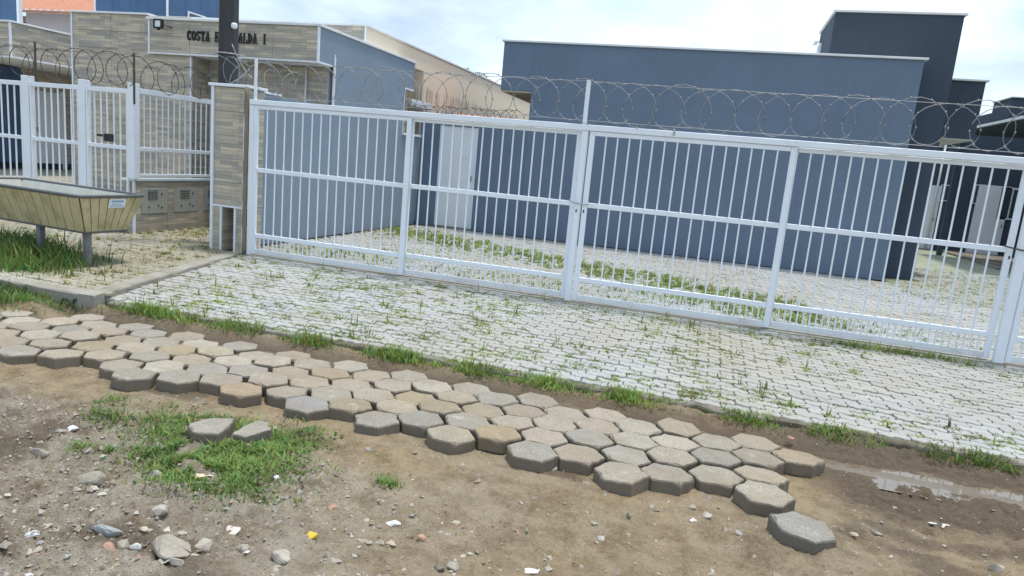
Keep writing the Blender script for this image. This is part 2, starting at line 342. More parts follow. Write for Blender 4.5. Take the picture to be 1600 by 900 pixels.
# outer road around the detailed patch
ring = []
for x0, x1, y0, y1 in ((-60, -7.6, -16, -3.16), (3.4, 60, -16, -3.16), (-7.6, 3.4, -16, -7.1)):
    o = len(ring)*4; ring.append([(x0, y0, -.14), (x1, y0, -.14), (x1, y1, -.14), (x0, y1, -.14)])
struct(link('outer_road', mesh('outer_road', sum(ring, []), [(i*4, i*4+1, i*4+2, i*4+3) for i in range(3)], 'dirt')))
# puddle in the gutter
pw = []
for i in range(40): pw.append((-5.2+i*.26, -3.80)); 
struct(link('gutter_puddle', mesh('gutter_puddle', [(-3.6, -3.62, -.1510), (.7, -3.62, -.1510), (.75, -3.86, -.1510), (4.4, -3.86, -.1510), (4.4, -3.36, -.1510), (-3.6, -3.34, -.1510)], [(0, 1, 5), (1, 2, 3, 4), (1, 4, 5)], 'puddle')))

# kerb line on the sloping left side of the driveway
K0, K1 = (-5.60, -3.27), (-6.41, -.06)
def kerbx(y): return K0[0]+(K1[0]-K0[0])*(y-K0[1])/(K1[1]-K0[1])
def drive_z(y): return .0155*y if y < 0 else 0.
# beds
struct(link('driveway', mesh('driveway', [(-5.5, -3.12, -.066), (6.5, -3.12, -.066), (6.5, -.02, -.016), (-6.42, -.02, -.016)], [(0, 1, 2, 3)], 'paver_bed')))
DRIVE = bpy.data.objects['driveway']
COURT = struct(link('courtyard', mesh('courtyard', [(-6.8, -.02, -.016), (14, -.02, -.016), (14, 26, -.016), (-6.8, 26, -.016)], [(0, 1, 2, 3)], 'paver_bed')))
struct(link('courtyard_lane', mesh('courtyard_lane', [(3.4, 11.0, -.002), (14, 11.0, -.002), (14, 26, -.002), (3.4, 26, -.002)], [(0, 1, 2, 3)], 'paved_far')))
WALK = struct(link('sidewalk', mesh('sidewalk', [(-30, -3.2, -.002), (-5.75, -3.2, -.002), (-6.5, -.06, -.002), (-6.9, .6, -.002), (-6.9, 2.42, -.002), (-30, 2.42, -.002)], [(0, 1, 2, 3, 4, 5)], 'paver_bed')))

# interlocking paver, 16-sided
PL, PW, AM, GAP = .222, .112, .0105, .0095
def wave(t): # unit period -> offset
    t = t % 1.
    return (1 if t < .35 else 1-2*(t-.35)/.15 if t < .5 else -1 if t < .85 else -1+2*(t-.85)/.15)
def paver_outline():
    P = []
    ts = [0, .175, .25, .425, .5, .675, .75, .925, 1.]
    for t in ts[:-1]: P.append((t*PL, AM*wave(2*t)))
    for t in (0, .3, .5, .7): P.append((PL+(.006 if .2 < t < .45 else -.006 if .45 < t < .8 else 0), AM*wave(2.)*(1-t)+(PW+AM*wave(2.))*t))
    for t in ts[::-1][:-1]: P.append((t*PL, PW+AM*wave(2*t)))
    for t in (1, .7, .5, .3): P.append(((.006 if .2 < t < .45 else -.006 if .45 < t < .8 else 0), AM*wave(0)*(1-t)+(PW+AM*wave(0))*t))
    Q = [P[0]]
    for p in P[1:]:
        if math.hypot(p[0]-Q[-1][0], p[1]-Q[-1][1]) > .002: Q.append(p)
    return [(x-PL/2, y-PW/2) for x, y in Q]
PO = paver_outline(); NP = len(PO)
def shrink(P, g):
    out = []; n = len(P)
    for i in range(n):
        a = Vector(P[i-1]); p = Vector(P[i]); c = Vector(P[(i+1) % n]); e1 = (p-a).normalized(); e2 = (c-p).normalized()
        nn = Vector((-e1.y-e2.y, e1.x+e2.x)); nn = nn.normalized() if nn.length > 1e-6 else Vector((-e1.y, e1.x)); out.append(tuple(p+nn*g))
    return out
P1 = shrink(PO, GAP/2); P2 = shrink(PO, GAP/2+.005)
PV = np.array([(x, y, 0) for x, y in P2]+[(x, y, -.006) for x, y in P1]+[(x, y, -.028) for x, y in P1])
PF = [tuple(range(NP))]+[(i, NP+i, NP+(i+1) % NP, (i+1) % NP) for i in range(NP)]+[(NP+i, 2*NP+i, 2*NP+(i+1) % NP, NP+(i+1) % NP) for i in range(NP)]
PF = [f if k == 0 else f for k, f in enumerate(PF)]
def lay(parent, m, inside, zf, x0, x1, y0, y1, seed, nparts=300):
    rr = random.Random(seed); cells = []
    j = 0; y = y0
    while y < y1:
        x = x0+(PL/2 if j % 2 else 0)
        while x < x1:
            if inside(x, y): cells.append((x, y))
            x += PL
        y += PW; j += 1
    vis = sorted((((Vector((x, y, zf(y)))-cam_pos).length, x, y) for x, y in cells if inframe((x, y, zf(y)), -4)))
    pick = set((x, y) for _, x, y in vis[:nparts])
    me = mesh('paver', PV, PF, m); at = me.attributes.new('tint', 'FLOAT', 'POINT'); at.data.foreach_set('value', [.0]*len(PV))
    V = []; F = []; T = []
    for (x, y) in cells:
        dz = rr.gauss(0, .0028); rz = rr.gauss(0, .016); tx, ty = rr.gauss(0, .017), rr.gauss(0, .014)
        if (x, y) in pick:
            o = link('paver', me, parent, (x, y, zf(y)+dz)); o.rotation_euler = (tx, ty, rz)
        elif (Vector((x, y, 0))-cam_pos).length < 40 and (inframe((x, y, zf(y)), 120)):
            c, s = math.cos(rz), math.sin(rz); n0 = len(V)
            A = PV.copy(); xx = A[:, 0]*c-A[:, 1]*s; yy = A[:, 0]*s+A[:, 1]*c
            A[:, 2] += xx*ty*-1+yy*tx+zf(y)+dz; A[:, 0] = xx+x; A[:, 1] = yy+y
            V += A.tolist(); F += [tuple(i+n0 for i in f) for f in PF]; T += [rr.random()]*NP*3
    if V:
        mm = mesh('paver_field', V, F, m); at = mm.attributes.new('tint', 'FLOAT', 'POINT'); at.data.foreach_set('value', T)
        o = link('paver_field', mm, parent, (0, 0, 0)); o['kind'] = 'stuff'
lay(DRIVE, 'paver_pale', lambda x, y: x > kerbx(y)-.06 and y > -3.08, drive_z, -6.5, 4.6, -3.02, -.06, 1)
lay(COURT, 'paver_pale', lambda x, y: (x > -6.66) and (y < 6.7 if x < 3.5 else (y < 10.95)) and not (3.3 < x < 4.35 and y > 6.65 and (y > 7.45 or x < 3.6)), lambda y: 0, -6.6, 8.2, .17, 10.95, 2, 300)
lay(WALK, 'paver_dirty', lambda x, y: y > -3.08 and x < (kerbx(y)-.07 if y < 0 else -7.1 if y < .45 else -7.0) and (y < .25 or x > -8.62), lambda y: .008, -11.5, -5.6, -3.05, 2.3, 3, 260)

# kerbs
def kerb_run(name, pts, w, z0, zt, m, seed):
    rr = random.Random(seed); V = []; F = []
    prof = [(0, z0), (0, -.018), (.006, -.006), (.02, 0), (w-.02, 0), (w-.004, -.008), (w, -.02), (w, z0)]
    N = len(prof)
    for i, (p, nrm, ztop) in enumerate(pts):
        for (u, zz) in prof:
            jz = rr.uniform(-.004, .003); ju = rr.uniform(-.004, .004)
            V.append((p[0]+nrm[0]*(u+ju), p[1]+nrm[1]*(u+ju), (ztop+zz+jz) if zz != z0 else z0))
    for i in range(len(pts)-1):
        for k in range(N-1): F.append((i*N+k, (i+1)*N+k, (i+1)*N+k+1, i*N+k+1))
    F.append(tuple(range(N))); F.append(tuple(range((len(pts)-1)*N, len(pts)*N))[::-1])
    return struct(link(name, mesh(name, V, F, m)))
kerb_run('driveway_kerb', [((-5.55+i*.12, -3.165, 0), (0, 1), -.050+.012*math.sin(i*1.7)*math.sin(i*.37)) for i in range(100)], .10, -.2, 0, 'old_concrete', 4)
dk = Vector((K1[0]-K0[0], K1[1]-K0[1])).normalized(); nk = (-dk.y, dk.x)
kerb_run('sidewalk_kerb', [((K0[0]+dk.x*t*3.32, K0[1]+dk.y*t*3.32, 0), nk, .024) for t in [i/28 for i in range(29)]], .17, -.22, 0, 'concrete', 5)
kerb_run('street_kerb', [((-5.64-i*.16, -3.28+.03*min(i, 6)*0, 0), (0, 1), .024) for i in range(70)], .14, -.22, 0, 'concrete', 6)
# drain pipes under the kerb corner
for i, (px, py, r) in enumerate(((-5.93, -3.36, .055), (-5.78, -3.36, .075))):
    n = 14; V = []; F = []
    for k in range(n):
        a = 2*math.pi*k/n
        for rr_, yy in ((r, -.1), (r*.8, -.1), (r*.8, .12), (r, .12)): V.append((rr_*math.cos(a), yy, rr_*math.sin(a)))
    for k in range(n):
        j = (k+1) % n
        for q in range(3): F.append((k*4+q, j*4+q, j*4+q+1, k*4+q+1))
    F.append(tuple(k*4+2 for k in range(n)))
    tag(link('drain_pipe', mesh('drain_pipe', V, F, 'rim_dark'), None, (px, py+.16, -.10)), ('smaller dark drain pipe mouth under the kerb corner, the left one', 'larger dark drain pipe mouth under the kerb corner, the right one')[i], 'drain pipe', 'drain pipe mouths')

# ------------------------------------------------------------------ hexagonal pavers
HR, HB = .163, .1255      # half width across corners, half depth
def hex_mesh(seed, clip=None, th_=.086):
    rr = random.Random(seed); base = [(HR, 0), (HR*.5, HB), (-HR*.5, HB), (-HR, 0), (-HR*.5, -HB), (HR*.5, -HB)]
    if clip: base = clip
    base = [(x+rr.gauss(0, .003), y+rr.gauss(0, .003)) for x, y in base]
    out = []
    for i in range(len(base)):
        a, c = base[i], base[(i+1) % len(base)]
        for t in (0, .3, .52, .77): 
            j = .0032 if t else .004
            out.append((a[0]+(c[0]-a[0])*t+rr.gauss(0, j), a[1]+(c[1]-a[1])*t+rr.gauss(0, j)))
    n = len(out); V = []; zs = [rr.uniform(-.004, 0) - (.011 if rr.random() < .08 else 0) for _ in range(n)]
    cxm = sum(p[0] for p in out)/n; cym = sum(p[1] for p in out)/n
    def sc(k, zf):
        for i, (x, y) in enumerate(out): V.append((cxm+(x-cxm)*k, cym+(y-cym)*k, zf(i)))
    sc(.60, lambda i: rr.uniform(-.002, .003)); sc(.90, lambda i: rr.uniform(-.003, .001)); sc(.972, lambda i: -.003+zs[i]); sc(1., lambda i: -.011+zs[i]*1.6)
    sc(1.0, lambda i: -th_*.55+rr.uniform(-.012, .012)); sc(1.005+rr.uniform(-.02, .008), lambda i: -th_)
    V.append((cxm, cym, .003)); c = len(V)-1; F = [(c, i, (i+1) % n) for i in range(n)]
    for k in range(5):
        for i in range(n): F.append((k*n+i, (k+1)*n+i, (k+1)*n+(i+1) % n, k*n+(i+1) % n))
    F.append(tuple(5*n+i for i in range(n))[::-1])
    return mesh('hexagonal_paver', V, F, 'hex_concrete')
HM = [hex_mesh(100+i) for i in range(12)]
hr = random.Random(5)
bed = [(-6.6, -3.62), (.9, -3.62), (.85, -4.1), (.5, -4.55), (-6.6, -4.9)]
HEXP = struct(link('hexagon_paving', mesh('hexagon_paving', [(x, y, -.1435) for x, y in bed], [tuple(range(5))[::-1]], 'dirt')))
GREY = [(.34, .315, .27), (.36, .325, .27), (.31, .295, .265), (.385, .34, .275), (.37, .33, .26), (.34, .295, .235), (.40, .37, .315), (.32, .295, .25), (.36, .32, .265)]
ORANGE = {(13, 3): (.34, .265, .185), (6, 3): (.35, .285, .19), (-1, 0): (.33, .275, .205), (9, 1): (.33, .275, .19), (12, 1): (.33, .28, .2), (11, 3): (.29, .29, .285), (0, 3): (.37, .345, .285), (10, 3): (.31, .265, .19), (8, 2): (.33, .285, .21), (17, 1): (.34, .285, .2), (7, 1): (.33, .285, .215), (19, 2): (.32, .27, .19)}
rows = {-1: 1, 0: 4, 1: 3, 16: 5, 17: 4, 18: 4, 19: 4, 20: 5, 21: 4, 22: 5, 23: 4, 24: 4, 25: 4, 26: 4}
for c in range(-1, 26):
    for r in range(rows.get(c, 4)):
        if c >= 23 and r == 0: continue
        t = min(max(c, 0)/8, 1); y0 = -3.695-(.1325 if c % 2 else 0)
        X = .495-.2585*c-.026*r*t-(.012*(c-16) if c > 16 else 0); Y = y0+.035*t-(.268-.016*t)*r
        o = link('hexagonal_paver', hr.choice(HM), HEXP, (X+hr.gauss(0, .004), Y+hr.gauss(0, .004), -.056+hr.gauss(0, .006)+(.008 if (c, r) in ((13, 3), (6, 3), (-1, 0)) else 0)))
        o.rotation_euler = (hr.gauss(0, .028), hr.gauss(0, .024), hr.gauss(0, .028))
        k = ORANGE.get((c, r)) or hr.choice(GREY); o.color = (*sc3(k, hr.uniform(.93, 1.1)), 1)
p = onz(1257, 821, -.045)
o = link('hexagonal_paver', hex_mesh(201), None, (p.x, p.y, -.045)); o.rotation_euler = (.02, .03, -.3); o.color = (.30, .30, .285, 1)
tag(o, 'lone grey hexagonal concrete paver lying apart at the lower right end', 'paver')
p = onz(333, 664, -.05)
o = link('broken_paver', hex_mesh(202, [(.10, .01), (.085, .125), (-.06, .12), (-.15, -.0), (-.07, -.12), (.075, -.115)]), None, (p.x, p.y, -.05)); o.rotation_euler = (.01, -.02, .32); o.color = (.34, .325, .29, 1)
tag(o, 'larger left piece of a broken hexagonal paver on the grass patch', 'paver', 'broken paver halves')
p = onz(388, 668, -.055)
o = link('broken_paver', hex_mesh(203, [(.12, .02), (.07, .115), (-.01, .12), (-.075, -.09), (.02, -.11)]), None, (p.x+.01, p.y, -.055)); o.rotation_euler = (.05, .02, .22); o.color = (.34, .32, .28, 1)
tag(o, 'smaller right piece of a broken hexagonal paver on the grass patch', 'paver', 'broken paver halves')

# ------------------------------------------------------------------ gates
def bar_mesh(L_, r):
    key = ('bar', round(L_, 3), r)
    if key not in BC:
        n = 8; V = [(r*math.cos(2*math.pi*(k+.5)/n), r*math.sin(2*math.pi*(k+.5)/n), z) for z in (-L_/2, L_/2) for k in range(n)]
        BC[key] = mesh('bar', V, [(k, (k+1) % n, n+(k+1) % n, n+k) for k in range(n)], 'white_paint', True)
    return BC[key]
BRR = random.Random(3)
def bar(parent, x, y, z0, z1, r=.0098, name='bar'):
    o = link(name, bar_mesh(z1-z0, r), parent, (x, y, (z0+z1)/2)); o.rotation_euler = (0, BRR.gauss(0, .0028), 0); return o
def leaf(x0, x1, y, label, nb=15):
    t = thing('gate_leaf', label, 'gate', (x0, y, 0), 'white barred driveway gate leaves'); w = .062
    box('stile', t, 'white_paint', (x0, x0+w), (y-.02, y+.02), (.03, 2.11)); box('stile', t, 'white_paint', (x1-w, x1), (y-.02, y+.02), (.03, 2.11))
    a, e = x0+w+.001, x1-w-.001
    for z0, z1 in ((2.058, 2.11), (1.192, 1.252), (.262, .322), (.03, .1)): box('rail', t, 'white_paint' if z0 > .2 else 'grimy_paint', (a, e), (y-.019, y+.019), (z0, z1))
    rr = random.Random(label)
    for i in range(nb):
        xx = a+(e-a)*(i+1)/(nb+1); bar(t, xx+rr.gauss(0, .002), y, 1.25, 2.06); bar(t, xx+rr.gauss(0, .003)-.004, y, .32, 1.194)
    for i in range(2*nb+1):
        bar(t, a+(e-a)*(i+1)/(2*nb+2), y, .098, .264, .0095, 'picket')
    return t
g1 = leaf(-6.265, -3.885, -.005, 'leftmost white barred gate leaf, beside the wooden post and tiled pillar')
g2 = leaf(-3.935, -1.64, .052, 'white barred gate leaf second from the left, white door behind it')
g3 = leaf(-1.535, .815, -.005, 'white barred gate leaf just right of the centre post, plain blue-grey wall behind')
g4 = leaf(.775, 3.105, .052, 'white barred gate leaf fourth from the left, corner of the dark tower behind it')
g5 = leaf(3.235, 5.6, -.005, 'white barred gate leaf cut by the right edge of the picture')
fr = thing('gate_portal', 'long white steel header beam and posts framing the driveway gates', 'gate portal', (-1.6, 0, 0))
box('header_beam', fr, 'white_paint', (-6.33, 6.0), (-.045, .03), (2.112, 2.182), .006)
for x in (-6.335, -1.63, 3.125):
    box('post', fr, 'white_paint', (x, x+.072 if x < 0 else x+.095), (-.035, .035), (.0, 2.1105), .006)
box('track', fr, 'concrete', (-6.33, 6), (-.075, .095), (-.02, .012), .004)
for x, y in ((-1.60, -.041), (-1.51, -.03), (3.08, .027)): box('keyhole', fr, 'dark_hole', (x-.007, x+.007), (y, y+.006), (1.125, 1.16), .001)
# chain at the centre
V, F = tube([(-1.70, -.055, 1.27), (-1.66, -.062, 1.245), (-1.6, -.065, 1.235), (-1.54, -.06, 1.228), (-1.48, -.05, 1.235), (-1.46, -.035, 1.25)], .008, 6)
tag(link('lock_chain', mesh('lock_chain', V, F, 'steel', True)), 'thin steel chain looped round the centre gate stiles', 'chain')
V, F = tube([(3.0, -.0, 1.262), (3.06, -.06, 1.25), (3.14, -.062, 1.238), (3.24, -.06, 1.235), (3.32, -.04, 1.24)], .009, 6)
tag(link('lock_chain', mesh('lock_chain', V, F, 'wire_rusty', True)), 'rusty chain looped round the right-hand gate post', 'chain')
box('header_clip', fr, 'steel', (-.56, -.535), (-.051, -.045), (2.13, 2.20), .002)

# ------------------------------------------------------------------ razor wire
def coil(pts, r, pitch, wob, seed, rad=.0045, n=18, skip=0.):
    """flat-wrapped coil along a polyline of (x,y,z) centres"""
    rr = random.Random(seed); P = [Vector(p) for p in pts]; seg = [(P[i+1]-P[i]).length for i in range(len(P)-1)]; Lt = sum(seg)
    def at(s):
        for i, L_ in enumerate(seg):
            if s <= L_ or i == len(seg)-1: return P[i].lerp(P[i+1], min(1, s/L_)), (P[i+1]-P[i]).normalized()
            s -= L_
    N = int(Lt/pitch); path = []; cr = r; co = 0.
    parts = []
    for i in range(N*n):
        s = i/n*pitch; c, d = at(s); a = 2*math.pi*i/n
        if i % n == 0: tr = r*rr.uniform(.86, 1.07); to = rr.gauss(0, .04)
        cr += (tr-cr)*.15; co += (to-co)*.15
        side = Vector((-d.y, d.x, 0))
        p = c+d*(cr*1.05*math.sin(a)+co)+Vector((0, 0, cr*math.cos(a)+co*.4))+side*(wob*math.sin(a*.5+.7))
        path.append(p)
    parts.append(tube(path, rad, 4))
    for i in range(1, len(path)-1, 2):
        t = (path[i+1]-path[i-1]).normalized(); up = Vector((0, 1, 0)) if abs(t.y) < .8 else Vector((1, 0, 0)); s = t.cross(up).normalized(); u = s.cross(t)
        c = path[i]; w = rad*2.9; h = .017
        V = [c-t*h, c+s*w, c+t*h, c-s*w, c+u*rad*1.3, c-u*rad*1.3]
        parts.append((V, [(0, 1, 4), (1, 2, 4), (2, 3, 4), (3, 0, 4), (1, 0, 5), (2, 1, 5), (3, 2, 5), (0, 3, 5)]))
    return parts
def wire(a, b_, sag=.02, n=12, rad=.0035):
    a, b_ = Vector(a), Vector(b_); return tube([a.lerp(b_, i/n)-Vector((0, 0, sag*4*(i/n)*(1-i/n))) for i in range(n+1)], rad, 4)
ZC = 2.452
parts = coil([(-6.2, .0, ZC+.015), (-3.9, .01, ZC-.005), (-1.6, .0, ZC), (1, -.01, ZC-.006), (3, 0, ZC+.004), (5.9, .0, ZC-.004)], .243, .30, .07, 3)
rz = thing('razor_wire_coil', 'long grey razor wire coil along the top of the driveway gates', 'razor wire', (-6.2, 0, 2.2), 'razor wire coils')
def addm(name, parent, VF, m, smooth_=False):
    w = wl(parent); V, F = VF; return link(name, mesh(name, [Vector(v)-w for v in V], F, m, smooth_), parent, w)
addm('coil', rz, merge(parts), 'wire_steel', True)
addm('strand', rz, wire((-6.2, .0, 2.70), (-1.6, 0, 2.69)), 'wire_steel'); addm('strand', rz, wire((-1.6, .0, 2.69), (5.9, 0, 2.70)), 'wire_steel'); addm('strand', rz, wire((-6.2, 0, 2.235), (5.9, 0, 2.225), .0), 'wire_steel')
box('support', rz, 'white_paint', (-1.645, -1.595), (-.012, .012), (2.183, 2.70), .003); box('support', rz, 'white_paint', (-6.285, -6.245), (-.012, .012), (2.183, 2.72), .003)
box('support', rz, 'white_paint', (3.13, 3.17), (-.012, .012), (2.183, 2.70), .003)
rl = thing('razor_wire_coil', 'rust-dark razor wire coil above the pedestrian fence on the left', 'razor wire', (-8.7, .35, 2.3), 'razor wire coils')
parts = coil([(-13.2, .37, 2.57), (-8.72, .37, 2.5), (-8.66, .5, 2.48), (-8.66, 2.35, 2.46)], .25, .33, .09, 8, .0062)
addm('coil', rl, merge(parts), 'wire_rusty', True); addm('strand', rl, merge([wire((-13.2, .37, 2.80), (-8.72, .37, 2.73)), wire((-8.7, .37, 2.73), (-8.66, 2.35, 2.69))]), 'wire_rusty')
for x, z0, z1 in ((-10.55, 2.27, 2.83), (-8.625, 2.0, 2.75)): addm('support', rl, tube([(x, .29, z0), (x, .29, z1)], .016, 8), 'wire_rusty')
rs = thing('razor_wire_tangle', 'tangled loose razor wire beside the dark utility pole above the pillar', 'razor wire', (-6.6, .3, 2.37))
parts = coil([(-7.0, .35, 2.56), (-6.6, .3, 2.58), (-6.45, .35, 2.6)], .22, .2, .2, 12)+coil([(-6.76, .3, 2.55), (-6.78, 2.3, 2.5)], .2, .42, .14, 15)
parts += [wire((-7.3, .42, 2.82), (-6.8, .3, 2.62), -.03), wire((-6.9, .3, 2.95), (-6.55, .3, 2.5), .06, 14, .008), wire((-6.6, .3, 2.62), (-6.9, .28, 2.4), .02, 10, .014)]
addm('coil', rs, merge(parts), 'wire_steel', True)
rb = thing('razor_wire_coil', 'small razor wire coil over the back corner of the courtyard wall', 'razor wire', (-6.7, 6.5, 2.4), 'razor wire coils')
parts = coil([(-6.72, 5.9, 2.62), (-6.75, 6.95, 2.6), (-4.3, 6.95, 2.66)], .17, .16, .06, 21, .005, 12); addm('coil', rb, merge(parts), 'wire_rusty', True)

# ------------------------------------------------------------------ tile cladding helper
def clad_y(parent, x0, x1, z0, z1, Y, tw=.72, thh=.31, m='strip_tile', gap=.005, d=.012, name='tile'):
    """tiles on a face looking to -Y"""
    nx = max(1, round((x1-x0)/tw)); nz_ = max(1, round((z1-z0)/thh)); dx = (x1-x0)/nx; dz = (z1-z0)/nz_
    for i in range(nx):
        for k in range(nz_):
            jj = random.uniform(0, .002)
            box(name, parent, m, (x0+i*dx+gap/2, x0+(i+1)*dx-gap/2), (Y-d-round(jj, 3), Y-round(jj, 3)), (z0+k*dz+gap/2, z0+(k+1)*dz-gap/2), .0015)
def clad_x(parent, y0, y1, z0, z1, X, tw=.72, thh=.31, m='strip_tile', gap=.005, d=.012, name='tile'):
    ny = max(1, round((y1-y0)/tw)); nz_ = max(1, round((z1-z0)/thh)); dy = (y1-y0)/ny; dz = (z1-z0)/nz_
    for i in range(ny):
        for k in range(nz_):
            box(name, parent, m, (X, X+d), (y0+i*dy+gap/2, y0+(i+1)*dy-gap/2), (z0+k*dz+gap/2, z0+(k+1)*dz-gap/2), .0015)

# ------------------------------------------------------------------ tiled pillar, wooden post, utility pole
pl = thing('tiled_pillar', 'stone-strip tiled gate pillar with white corner trims and a niche low down', 'pillar', (-6.72, .2, 0))
box('core', pl, 'grout', (-6.97, -6.43), (.045, .42), (.66, 2.33), .003)
box('core', pl, 'strip_tile', (-6.97, -6.80), (.03, .42), (0, .658), .002); box('core', pl, 'strip_tile', (-6.575, -6.43), (.03, .42), (0, .658), .002); box('niche_back', pl, 'strip_tile', (-6.799, -6.576), (.26, .42), (0, .658), .002)
clad_y(pl, -6.955, -6.445, .672, 2.325, .045, .6, .345)
clad_x(pl, .055, .415, .672, 2.325, -6.43, .6, .345)
for x in (-7.0, -6.455): box('corner_trim', pl, 'white_paint', (x, x+.04), (.005, .05), (0, 2.33), .003)
for x in (-6.835, -6.595): box('niche_trim', pl, 'white_paint', (x, x+.032), (.012, .05), (0, .64), .003)
box('niche_trim', pl, 'white_paint', (-6.958, -6.457), (.010, .052), (.642, .668), .003)
box('cap', pl, 'white_paint', (-7.04, -6.38), (-.01, .44), (2.333, 2.372), .004)
V, F = tube([(-6.378+.004*math.sin(z*5), -.03+.004*math.cos(z*7), z) for z in [i*.117 for i in range(21)]], [.033+.004*math.sin(i*1.9) for i in range(21)], 9)
tag(link('wooden_post', mesh('wooden_post', V, F, 'old_wood', True)), 'weathered grey wooden post between the tiled pillar and the gate', 'post')
up = thing('utility_pole', 'dark concrete utility pole rising behind the tiled pillar', 'utility pole', (-7.215, .62, 0))
n = 8; V = []
for z, r in ((0, .142), (9, .115)):
    V += [(r*1.08*math.cos(2*math.pi*(k+.5)/n), r*1.08*math.sin(2*math.pi*(k+.5)/n), z) for k in range(n)]
link('shaft', mesh('shaft', V, [(k, (k+1) % n, n+(k+1) % n, n+k) for k in range(n)]+[tuple(range(n, 2*n))], 'pole_concrete'), up, (-7.215, .62, 0))
V, F = tube([(0.156*math.cos(2*math.pi*k/16), 0.156*math.sin(2*math.pi*k/16), 0) for k in range(16)], .011, 6, True); link('strap', mesh('strap', V, F, 'steel', True), up, (-7.215, .62, 2.85))
box('insulator', up, 'sticker_white', (-7.08, -7.0), (.48, .56), (3.2, 3.28), .02)
box('pole_number', up, 'sticker_white', (-7.28, -7.22), (.465, .472), (3.60, 3.68), .002)

# ------------------------------------------------------------------ left pedestrian fence and meter wall
FY = .35
fl = thing('pedestrian_fence', 'white steel pedestrian fence with square posts behind the rubbish trough', 'fence', (-10, FY, 0))
for x, w in ((-12.9, .13), (-10.87, .15), (-9.71, .13), (-8.76, .125)): box('post', fl, 'white_paint', (x, x+w), (FY-.06, FY+.06), (.864 if x > -8.9 else 0, 2.31), .006)
for x0, x1, nb in ((-12.76, -10.875, 12), (-10.71, -9.715, 6), (-9.575, -8.765, 5)):
    yy = FY-.03
    box('stile', fl, 'white_paint', (x0, x0+.035), (yy-.02, yy+.02), (.2, 2.22)); box('stile', fl, 'white_paint', (x1-.035, x1), (yy-.02, yy+.02), (.2, 2.22))
    for z0, z1 in ((2.15, 2.22), (1.30, 1.36), (.2, .26)): box('rail', fl, 'white_paint', (x0+.036, x1-.036), (yy-.019, yy+.019), (z0, z1))
    for i in range(nb): bar(fl, x0+.035+(x1-x0-.07)*(i+1)/(nb+1), yy, .255, 2.155, .013)
box('lock', fl, 'black_metal', (-9.22, -9.03), (FY-.065, FY-.052), (1.40, 1.52), .004); box('latch', fl, 'black_metal', (-9.33, -9.225), (FY-.09, FY-.06), (1.47, 1.505), .006)
fs = thing('wall_top_railing', 'white barred railing on the low meter wall beside the pillar', 'fence', (-8.7, 1.4, .86))
for z0, z1 in ((2.17, 2.25), (1.30, 1.36), (.9, .945)): box('rail', fs, 'white_paint', (-8.72, -8.68), (.47, 2.36), (z0, z1))
for i in range(15): bar(fs, -8.7, .47+1.88*(i+.7)/15, .945, 2.17, .011)
mw = thing('meter_wall', 'low tiled wall holding three grey meter boxes left of the pillar', 'wall', (-8.78, 1.3, 0))
box('core', mw, 'grout', (-8.9, -8.722), (.36, 2.39), (0, .83), .003); box('cap', mw, 'white_paint', (-8.93, -8.69), (.325, 2.39), (.832, .862), .004)
clad_x(mw, .385, 2.39, 0, .30, -8.722, .7, .30); clad_x(mw, .385, 2.39, .72, .83, -8.722, .7, .11); clad_y(mw, -8.895, -8.73, 0, .83, .36, .2, .4)
box('corner_trim', mw, 'white_paint', (-8.73, -8.7), (.345, .383), (0, .83), .003)
ys = [.385, .50, 1.06, 1.20, 1.78, 1.93, 2.39]
for i in range(0, 6, 2):
    box('tile', mw, 'strip_tile', (-8.722, -8.710), (ys[i]+.002, ys[i+1]-.002), (.303, .717), .0015)
for i in (1, 3, 5):
    y0, y1 = ys[i], ys[i+1]; mb = box('meter_box', mw, 'meter_gray', (-8.73, -8.703), (y0+.004, y1-.004), (.305, .715), .006)
    yc = (y0+y1)/2; box('grille_opening', mb, 'dark_hole', (-8.7032, -8.7012), (yc-.15, yc+.06), (.53, .68), 0)
    gm = []
    for k in range(7): gm.append(moved(cbox(.004, .006, .15, 0), (-8.7, yc-.15+.21*(k+.5)/7, .605)))
    for k in range(5): gm.append(moved(cbox(.004, .21, .006, 0), (-8.6995, yc-.045, .53+.15*(k+.5)/5)))
    addm('grille', mb, merge(gm), 'meter_gray')
    for yy, zz in ((yc-.13, .41), (yc+.07, .43), (yc+.14, .40), (yc+.14, .62)): box('knob', mb, 'dark_hole', (-8.703, -8.697), (yy-.014, yy+.014), (zz-.014, zz+.014), .004)
struct(link('inner_floor', mesh('inner_floor', *[(lambda b_: ([Vector(v)+Vector((-19.46, 9.3, .14)) for v in b_[0]], b_[1]))(cbox(21.0, 17.8, .28, .01))][0], 'paver_dirty')))

